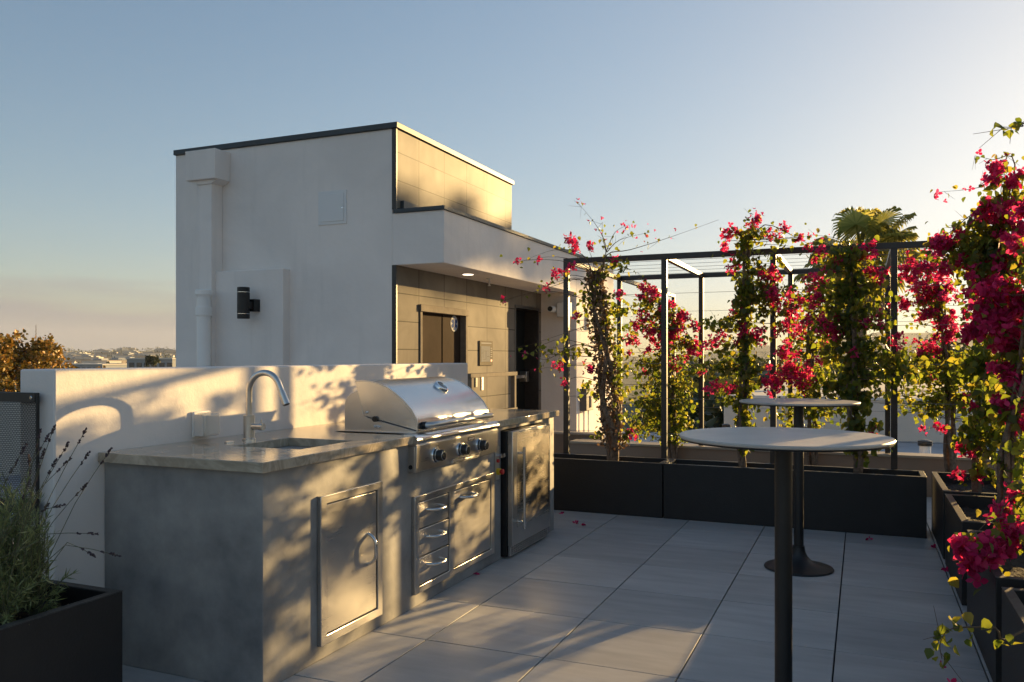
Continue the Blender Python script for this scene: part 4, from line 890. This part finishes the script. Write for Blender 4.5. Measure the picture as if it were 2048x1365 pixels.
# lavender
def lavender():
    rr = random.Random(5); rg = np.random.default_rng(5)
    t = thing('lavender', 'lavender bush with dried purple spikes in the planter beside the perforated screen', 'shrub', (-2.86, 1.95, .38))
    base = Vector((-2.88, 1.98, .38)); st = MB(); lv = []; ld = []; head = MB()
    B = [(-2.90, 2.04, .38), (-2.82, 2.12, .38), (-2.93, 1.92, .38), (-2.80, 2.0, .38), (-2.95, 2.12, .38)]
    for k in range(230):
        b = Vector(rr.choice(B)); a = rr.uniform(0, 6.28); rad = rr.uniform(0, .25)*rr.random()**.3
        tip = Vector((b.x-.02+math.cos(a)*rad, b.y-.02+math.sin(a)*rad*.8, rr.uniform(.56, .93)-rad*.75))
        P = curve(b, tip, .04, .10, 6, rr); st.tube(P, [.003, .0027, .0024, .002, .0016, .0012, .001], 4, cap=False)
        for q in range(56):
            f = rr.uniform(.22, 1); i = min(5, int(f*6)); p = P[i].lerp(P[i+1], f*6-i); lv.append(tuple(p))
            d = (P[i+1]-P[i]).normalized()+Vector(rg.normal(0, .55, 3)); ld.append(d.normalized())
    tips = [(81, 861), (100, 866), (109, 852), (172, 859), (136, 887), (141, 917), (178, 905), (222, 898), (88, 900), (174, 968), (58, 912), (239, 1112), (195, 1068), (190, 1113), (97, 1008), (112, 920), (60, 960), (30, 930), (52, 890), (128, 1010), (74, 955)]
    for i, (u, v) in enumerate(tips):
        y = 2.05+rr.uniform(-.12, .10); tip = at(u, v, Y=y); b = Vector(rr.choice(B))+Vector((0, 0, .12))
        mid = b.lerp(tip, .55)+Vector((rr.uniform(-.02, .02), 0, .03)); 
        if v > 1000: mid.z += .07
        P = [b.lerp(mid, 0), b.lerp(mid, .5), mid, mid.lerp(tip, .5)+Vector((0, 0, .004)), tip]; st.tube(P, [.0016, .0015, .0013, .0012, .001], 5, cap=False)
        d = (P[-1]-P[-2]).normalized(); head = MB()
        for q in range(7):
            c = tip-d*(.0085*q+.002)-(d*.02 if q > 4 else d*0); r = .0042*(1.2 if q in (2, 3, 4) else .8)
            for w in range(5):
                e = Vector(rg.normal(0, 1, 3)).normalized()*r; head.tube([c+e*.3, c+e*.9+d*.003, c+e*1.25+d*.006], [.0014, .0026, .0008], 5)
        head.build('flower_spike', LAVF, t)
    P = [at(0, 1117, Y=1.85), at(50, 1095, Y=1.88), at(100, 1073, Y=1.95)]; st.tube(P, .0012, 5)
    st.build('stem', mat('lavender_stem', (.13, .13, .07), .8, var=.3), t)
    n = len(lv); M = np.zeros((n, 3, 3))
    for i, d in enumerate(ld):
        a = d.cross(Vector(rg.normal(0, 1, 3))).normalized(); b = a.cross(d); M[i, :, 0] = a; M[i, :, 1] = d; M[i, :, 2] = b
    scatter('foliage', [(0, 0, 0), (.06, .4, .02), (0, 1, 0), (-.06, .4, .02)], [(0, 1, 2, 3)], lv, rg.uniform(.022, .046, n), LAVL, t, rg, M)
    P = [tuple(Vector((-2.99+rr.random()*.34, 1.4+rr.random()*.85, .392))) for _ in range(160)]
    scatter('leaf_litter', LV, LF, P, rg.uniform(.012, .03, len(P)), DEADLEAF, t, rg)['kind'] = 'stuff'
lavender()

# fallen bracts on the pavers
for k, (u, v, ps) in enumerate([(955, 1149, 'beside the drawer unit'), (1167, 1052, 'on the paver in front of the first planter'), (1737, 1081, 'on the paver below the right end of the long planter'),
                            (1866, 1096, 'on the dark joint at the corner planter'), (1890, 1142, 'on the dark joint beside the second side planter'), (1122, 1028, 'near the far end of the counter'), (1165, 1050, 'just left of another fallen petal by the first planter')]):
    d = EYE*F/(v-HV); p = at(u, v, d=d); p.z = .008
    if k == 6: p += Vector((-.06, .03, 0))
    pts = [p+Vector((rnd.uniform(-.012, .012), rnd.uniform(-.012, .012), 0)) for _ in range(3)]
    o = scatter('fallen_petal', BV, BF, [tuple(q) for q in pts], .030, FLOWER)
    tag(o, 'crimson fallen bract '+ps, 'petal', 'fallen bracts on the pavers')

# ================================================================ trees and surroundings
def tree(name, label, cat, base, H, crown, r, n, leafm, ls, seed, trunk_r=.18, group=None):
    """crown: list of (offset, radius) lobes"""
    rg = np.random.default_rng(seed); rr = random.Random(seed); t = thing(name, label, cat, base, group)
    b = Vector(base); mb = MB(); top = b+Vector((0, 0, H*.75)); mb.tube(curve(b, top, 0, .03, 8, rr), [trunk_r*(1-.085*i) for i in range(9)], 8)
    pts = []; szs = []
    for (off, rad) in crown:
        c = b+Vector(off); s0 = b+Vector((0, 0, H*rr.uniform(.3, .6)))
        mb.tube(curve(s0, c, .05, .08, 6, rr), [trunk_r*.4*(1-.13*i) for i in range(7)], 6)
        m_ = int(n*rad**3/sum(q**3 for _, q in crown))
        ncl = max(4, m_//30)
        for _ in range(ncl):
            v = rg.normal(size=3); v /= np.linalg.norm(v); v *= (.35+.65*rg.random()**.5)*rad; cc = c+Vector((v[0], v[1], v[2]*.85))
            if rr.random() < .3: mb.tube([c, c.lerp(cc, .5)+Vector((0, 0, .05)), cc], [trunk_r*.12, trunk_r*.08, .008], 4, cap=False)
            g = rg.normal(0, rad*.13, (30, 3)); pts.append(np.array(cc)[None]+g)
    mb.build('trunk', BARK, t); P = np.concatenate(pts)
    scatter('crown', LV, LF, P, rg.uniform(.6, 1.3, len(P))*ls, leafm, t, rg); return t
b = at(-14, 714, d=30); b.z = GZ
cr = []
for k in range(26):
    a = rnd.uniform(0, 6.28); q = rnd.random()**.5*3.7; cr.append(((math.cos(a)*q, math.sin(a)*q, 13.75-q*q*.14+rnd.uniform(-2.2, .3)-.75), rnd.uniform(.6, 1.0)))
tree('autumn_tree', 'golden brown broadleaf tree behind the perforated screen at the left edge', 'tree', tuple(b), 12, cr, 1, 26000, GOLD, .13, 31, .25)
b = at(1888, 714, d=62); b.z = GZ
tree('round_tree', 'dark rounded tree on the skyline behind the right-hand blossoms', 'tree', tuple(b), 12, [((0, 0, 12.2), 1.9), ((.9, .4, 10.9), 1.9), ((-.9, -.3, 10.7), 1.7), ((.2, .5, 9.6), 2.2), ((1.8, 0, 9.6), 1.7)], 1, 8000, FARLEAF, .24, 32, .22)
b = at(300, 714, d=170); b.z = GZ
tree('small_tree', 'small dark tree poking above the low wall by the stucco corner', 'tree', tuple(b), 11, [((0, 0, 12.1), .9), ((.8, .4, 11.5), 1.0), ((-.4, 0, 11.2), .9), ((1.5, 0, 11.1), .6)], 1, 1600, FARLEAF, .3, 33, .18)

def palm():
    rg = random.Random(9); c = at(1720, 506, d=28); base = (c.x, c.y, GZ)
    t = thing('fan_palm', 'tall fan palm whose crown rises above the trellis rail', 'palm tree', base)
    mb = MB(); mb.tube([Vector((c.x, c.y, GZ+(c.z-GZ)*k/6)) for k in range(7)], [.34, .27, .24, .23, .22, .22, .20], 14); mb.build('trunk', BARK, t)
    def frond(mb, el, az, L_, fan, droop):
        d = Vector((math.cos(el)*math.sin(az), math.cos(el)*math.cos(az), math.sin(el))); o = c+Vector((0, 0, rg.uniform(-.15, .2)))
        side = d.cross(Vector((0, 0, 1))).normalized(); upv = side.cross(d).normalized()
        hub = o+d*L_*.95+Vector((0, 0, -.12*L_*droop)); mb.tube([o, o+d*L_*.5, hub], [.03, .024, .018], 4, cap=False)
        nb = 26
        for k in range(nb):
            a = R(-115+230*k/(nb-1)); e = (d*math.cos(a)+side*math.sin(a)).normalized(); ln = fan*(1-.25*abs(a)/2)*rg.uniform(.9, 1.05)
            w = ln*.042; perp = e.cross(upv).normalized()*w
            p1 = hub+e*ln*.55+Vector((0, 0, -.05*droop*ln)); p2 = hub+e*ln*.82+Vector((0, 0, -.20*droop*ln)); p3 = hub+e*ln*.92+Vector((0, 0, -.45*droop*ln))
            mb.add([hub, p1+perp, p2+perp*.8, p3, p2-perp*.8, p1-perp], [(0, 1, 2, 3, 4, 5)])
    g = MB()
    for k in range(44): frond(g, R(rg.uniform(-28, 78)), rg.uniform(0, 6.28), rg.uniform(.8, 1.6), rg.uniform(.8, 1.15), rg.uniform(.6, 1.5))
    g.build('crown', PALMM, t, smooth=False)
    g = MB()
    for k in range(34):
        c.z -= .03; frond(g, R(rg.uniform(-80, -35)), rg.uniform(0, 6.28), rg.uniform(.5, .8), rg.uniform(.6, .85), 1.2)
    g.build('dead_frond_skirt', PALMDRY, t, smooth=False)
palm()

# flat-crowned tree out of frame on the sun side; added, its crown shaped to shade the canopy band
D_ = 38; b = Vector((-4.31+.4035*D_, 10.4+.915*D_, GZ)); zc_ = 2.78+.1513*D_-GZ
cr = [((.915*k*.62, -.4035*k*.62, zc_+rnd.uniform(-.18, .12)+(.35 if k in (0, 1) else 0)), .62) for k in range(-4, 5)]
tree('shading_tree', 'unseen flat-crowned tree beyond the right edge, shaped to shade the canopy', 'tree', tuple(b), zc_, cr, 1, 5200, FARLEAF, .17, 34, .16)

# neighbour roof and white parapet building beyond
nb = thing('neighbour_building', 'long white flat-roofed building seen low behind the trellis', 'building', (4, 20, GZ))
mb = MB(); mb.box(-14, 26, 9.6, 20.5, GZ, -.55); mb.build('lower_roof', ROOFM, nb)
mb = MB(); mb.box(-3.1, 26, 20.52, 40, GZ, .36); mb.build('wall', CREAM, nb, bevel=.02)
mb = MB(); mb.box(-3.14, 26.04, 20.48, 20.72, .36, .42); mb.build('coping', WHITEP, nb)
def roofpipe(u, v, y, h_, r, label, cap=True):
    p = at(u, v, Y=y); t = thing('roof_pipe', label, 'vent pipe', (p.x, p.y, -.55), 'vent pipes on the neighbour roof')
    mb = MB(); mb.lathe([(r*1.6, 0), (r*1.5, .04), (r, .05), (r, h_)], (p.x, p.y, -.549), 'Z', 16); mb.build('pipe', PVC, t)
    mb = MB(); mb.lathe([(r*1.25, h_-.05), (r*1.25, h_+.03), (r*.6, h_+.05)], (p.x, p.y, -.549), 'Z', 16); mb.build('cap', RUBBER if cap else WHITEP, t)
roofpipe(1453, 850, 17, .5, .07, 'white vent pipe with dark cap seen left of the leafy column')
roofpipe(1850, 880, 15.5, .45, .09, 'stubby white vent pipe on the low roof at the right')
t = thing('roof_duct', 'pale angled roof duct lying on the low neighbour roof at the right', 'duct', tuple(at(1830, 905, Y=13.2)))
p = at(1828, 905, Y=13.2); mb = MB(); mb.tube([(p.x-.3, p.y, -.40), (p.x+.25, p.y, -.40), (p.x+.5, p.y, -.46), (p.x+1.0, p.y+.2, -.47)], [.09, .09, .05, .05], 12); mb.build('duct', WHITEP, t)
mb = MB(); mb.box(p.x-.4, p.x-.05, p.y-.2, p.y+.2, -.549, -.34); mb.build('curb', WHITEP, t, bevel=.01)
for k, (u, v, y, s_) in enumerate([(1300, 880, 12.5, .5), (1180, 840, 13, .9), (1620, 880, 17, .8)]):
    p = at(u, v, Y=y); t = thing('roof_unit', ['low tan roof curb unit behind the bushy bougainvillea', 'white sloped skylight box beside the cream end wall', 'pale square roof unit behind the far table'][k], 'roof unit', (p.x, p.y, -.55), 'units on the neighbour roof')
    mb = MB(); mb.prism([(p.x-s_, -.549), (p.x+s_, -.549), (p.x+s_*.75, -.549+s_*.45), (p.x-s_*.6, -.549+s_*.45)], p.y, p.y+s_, 'Y'); mb.build('body', WHITEP if k else TAN, t, bevel=.01)
    mb = MB(); mb.box(p.x-s_*.5, p.x+s_*.6, p.y+.1, p.y+s_*.8, -.548+s_*.45, -.52+s_*.45); mb.build('lid', WHITEP, t)

nw = thing('side_parapet', 'white parapet of the next roof seen through the perforated screen', 'wall', (-11, 7.1, GZ))
mb = MB(); mb.box(-15, -8.5, 7.0, 7.2, -.5, .86); mb.build('wall', CREAM, nw)
mb = MB(); mb.box(-15, -4.6, 3.6, 6.99, -.62, -.5); mb.build('flat_roof', ROOFM, nw)

# utility poles and wires
UP = []
for (u, lb) in ((1350, 'wooden utility pole hidden behind the bushy bougainvillea'), (1500, 'wooden utility pole behind the leafy column')):
    p = at(u, 714, d=75 if u < 1400 else 62); t = thing('utility_pole', lb, 'utility pole', (p.x, p.y, GZ), 'utility poles')
    mb = MB(); mb.tube([(p.x, p.y, GZ), (p.x, p.y, .6)], [.16, .11], 10); mb.build('pole', BARK, t)
    mb = MB(); mb.box(p.x-1.1, p.x+1.1, p.y-.06, p.y+.06, .1, .22); mb.build('crossarm', BARK, t); UP.append((p, t))
for k in range(7):
    a = UP[0][0]+Vector((-1+.33*k, 0, -.4-.22*k)); b_ = UP[1][0]+Vector((-1+.33*k, 0, .0-.14*k)); a.z = -1.5-.16*k; b_.z = -.2-.22*k
    P = [a.lerp(b_, q/14)+Vector((0, 0, -.9*math.sin(math.pi*q/14))) for q in range(15)]
    mb = MB(); mb.tube(P, .012, 4, cap=False); o = mb.build('power_line', mat('aluminium_wire', (.6, .55, .45), .35, metal=.3) if k == 0 else bpy.data.materials['aluminium_wire'])
    tag(o, 'thin sagging overhead wire between the two utility poles', 'power line', 'overhead wires')

# far woods (stuff)
def blobs(name, pts, szs, m, nl, seed):
    rg = np.random.default_rng(seed); P = []; Sz = []
    for p, s_ in zip(pts, szs):
        v = rg.normal(size=(nl, 3)); v /= np.linalg.norm(v, axis=1)[:, None]; v *= (rg.random((nl, 1))**.4)*s_; v[:, 2] *= .8
        P.append(np.array(p)[None]+v); Sz.append(np.full(nl, s_*.28)*rg.uniform(.6, 1.3, nl))
    o = scatter(name, LV, LF, np.concatenate(P), np.concatenate(Sz), m, None, rg); return tag(o, kind='stuff')
pts = []; szs = []
for k in range(950):
    d = rnd.uniform(48, 260); az = R(rnd.uniform(-12, 34)); x, y = d*math.sin(az), d*math.cos(az); pts.append((x, y, GZ+rnd.uniform(4.5, 8.8)+d*.004)); szs.append(rnd.uniform(2.4, 4.6))
w1 = blobs('green_wood', pts, szs, FARLEAF, 90, 51); w1['label'] = 'belt of green trees beyond the neighbouring roofs'
pts = []; szs = []
for k in range(1500):
    d = 420*math.exp(rnd.random()*1.85); az = R(rnd.uniform(-62, -26) if k % 3 else rnd.uniform(-12, 40)); x, y = d*math.sin(az), d*math.cos(az); pts.append((x, y, ground_h(x, y)+2.5)); szs.append(rnd.uniform(3, 7)*(1+d/2500))
w2 = blobs('far_wood', pts, szs, FARLEAF, 26, 52); w2['label'] = 'hazy trees scattered over the distant town and hills'

# distant town: small blocks with roofs and window strips
WIN = mat('dark_far_window', (.05, .06, .07), .2)
TOWN = [mat('pale_town_wall', (.62, .58, .52), .8), mat('tan_town_wall', (.42, .34, .27), .8), mat('grey_town_wall', (.28, .30, .32), .7)]
protos = {}
def town_house(ci, w, dp, hh):
    key = (ci, w, dp, hh)
    if key in protos: return protos[key]
    mb = MB(); mb.box(-w/2, w/2, -dp/2, dp/2, -3, hh, TOWN[ci]); mb.box(-w/2-.3, w/2+.3, -dp/2-.3, dp/2+.3, hh, hh+.5, TOWN[(ci+1) % 3])
    mb.box(-w/5, w/8, -dp/4, dp/4, hh+.5, hh+1.8, TOWN[2])
    nf = max(1, int(hh/3.2))
    for f in range(nf):
        for k in range(int(w/3)):
            x = -w/2+1+k*3; mb.box(x, x+1.4, -dp/2-.06, -dp/2+.05, 1+f*3.1, 2.5+f*3.1, WIN)
        for k in range(int(dp/3)):
            yk = -dp/2+1+k*3; mb.box(w/2-.05, w/2+.06, yk, yk+1.4, 1+f*3.1, 2.5+f*3.1, WIN)
    o = mb.build('town_building', None, smooth=False); protos[key] = o.data; bpy.data.objects.remove(o); return protos[key]
LB = ['small pale building in the hazy distant town above the low wall', 'small tan building in the hazy distant town above the low wall', 'small grey building in the hazy distant town above the low wall']
for k in range(150):
    d = 480*math.exp(rnd.random()*1.5); az = R(rnd.uniform(-53, -43.5)) if k < 125 else R(rnd.uniform(-62, -53)); x, y = d*math.sin(az), d*math.cos(az)
    ci = rnd.choice([0, 0, 0, 1, 1, 2]); sz = rnd.choice([(14, 10, 6), (22, 12, 9), (10, 9, 5), (30, 14, 7)])
    o = bpy.data.objects.new('town_building', town_house(ci, *sz)); COL.objects.link(o); o.location = (x, y, ground_h(x, y)); o.rotation_euler = (0, 0, R(rnd.uniform(-25, 70)))
    shp = {14: 'small two-storey', 22: 'wide three-storey', 10: 'tiny one-storey', 30: 'long low'}[sz[0]]; cn = ['pale', 'tan', 'grey'][ci]
    tag(o, shp+' '+cn+' building in the hazy distant town above the low wall', 'building', shp+' '+cn+' buildings of the distant town')
# nearer grey blocks
for (u, d, w, hh, lb) in ((330, 250, 18, 9.6, 'large blue-grey block just left of the stucco corner'), (165, 330, 36, 7.2, 'long grey glass-fronted block right of the golden tree')):
    p = at(u, 714, d=d); t = thing('office_block', lb, 'building', (p.x, p.y, GZ), 'nearer grey blocks of the town')
    mb = MB(); mb.box(p.x-w/2, p.x+w/2, p.y-6, p.y+6, GZ, GZ+hh+2); mb.build('wall', TOWN[2], t)
    mb = MB(); mb.box(p.x-w/2-.3, p.x+w/2+.3, p.y-6.3, p.y+6.3, GZ+hh+2, GZ+hh+2.4); mb.build('roof', TOWN[0], t)
    mb = MB()
    for k in range(int(w/3)):
        for f in range(3): mb.box(p.x-w/2+1+3*k, p.x-w/2+3+3*k, p.y-6.1, p.y-5.95, GZ+hh-f*3.2-1, GZ+hh-f*3.2+1)
    mb.build('window', WIN, t)
p = at(72, 714, d=900); t = thing('radio_mast', 'faint thin radio mast rising out of the haze behind the golden tree', 'mast', (p.x, p.y, GZ))
mb = MB(); mb.tube([(p.x, p.y, GZ), (p.x, p.y, 36)], [.8, .35], 4)
for k in range(10): mb.tube([(p.x-1.4, p.y, GZ+4*k+4), (p.x+1.4, p.y, GZ+4*k+6)], .15, 4)
mb.build('lattice', TWIG, t)

# ---------------------------------------------------------------- haze
mb = MB(); mb.box(-3100, 3100, -3100, 3100, GZ-3, 116)
hz = mb.build('haze', None, smooth=False); tag(hz, kind='stuff'); hz['label'] = 'thin warm evening haze'
hm = bpy.data.materials.new('haze_air'); hm.use_nodes = True; t_ = hm.node_tree; t_.nodes.clear()
pv = N(t_, 'ShaderNodeVolumePrincipled'); pv.inputs['Color'].default_value = (.84, .88, .95, 1); pv.inputs['Density'].default_value = .00013; pv.inputs['Anisotropy'].default_value = .05
out = N(t_, 'ShaderNodeOutputMaterial'); L(t_, pv.outputs[0], out.inputs['Volume'])
hz.data.materials.clear(); hz.data.materials.append(hm)
hz.visible_shadow = True
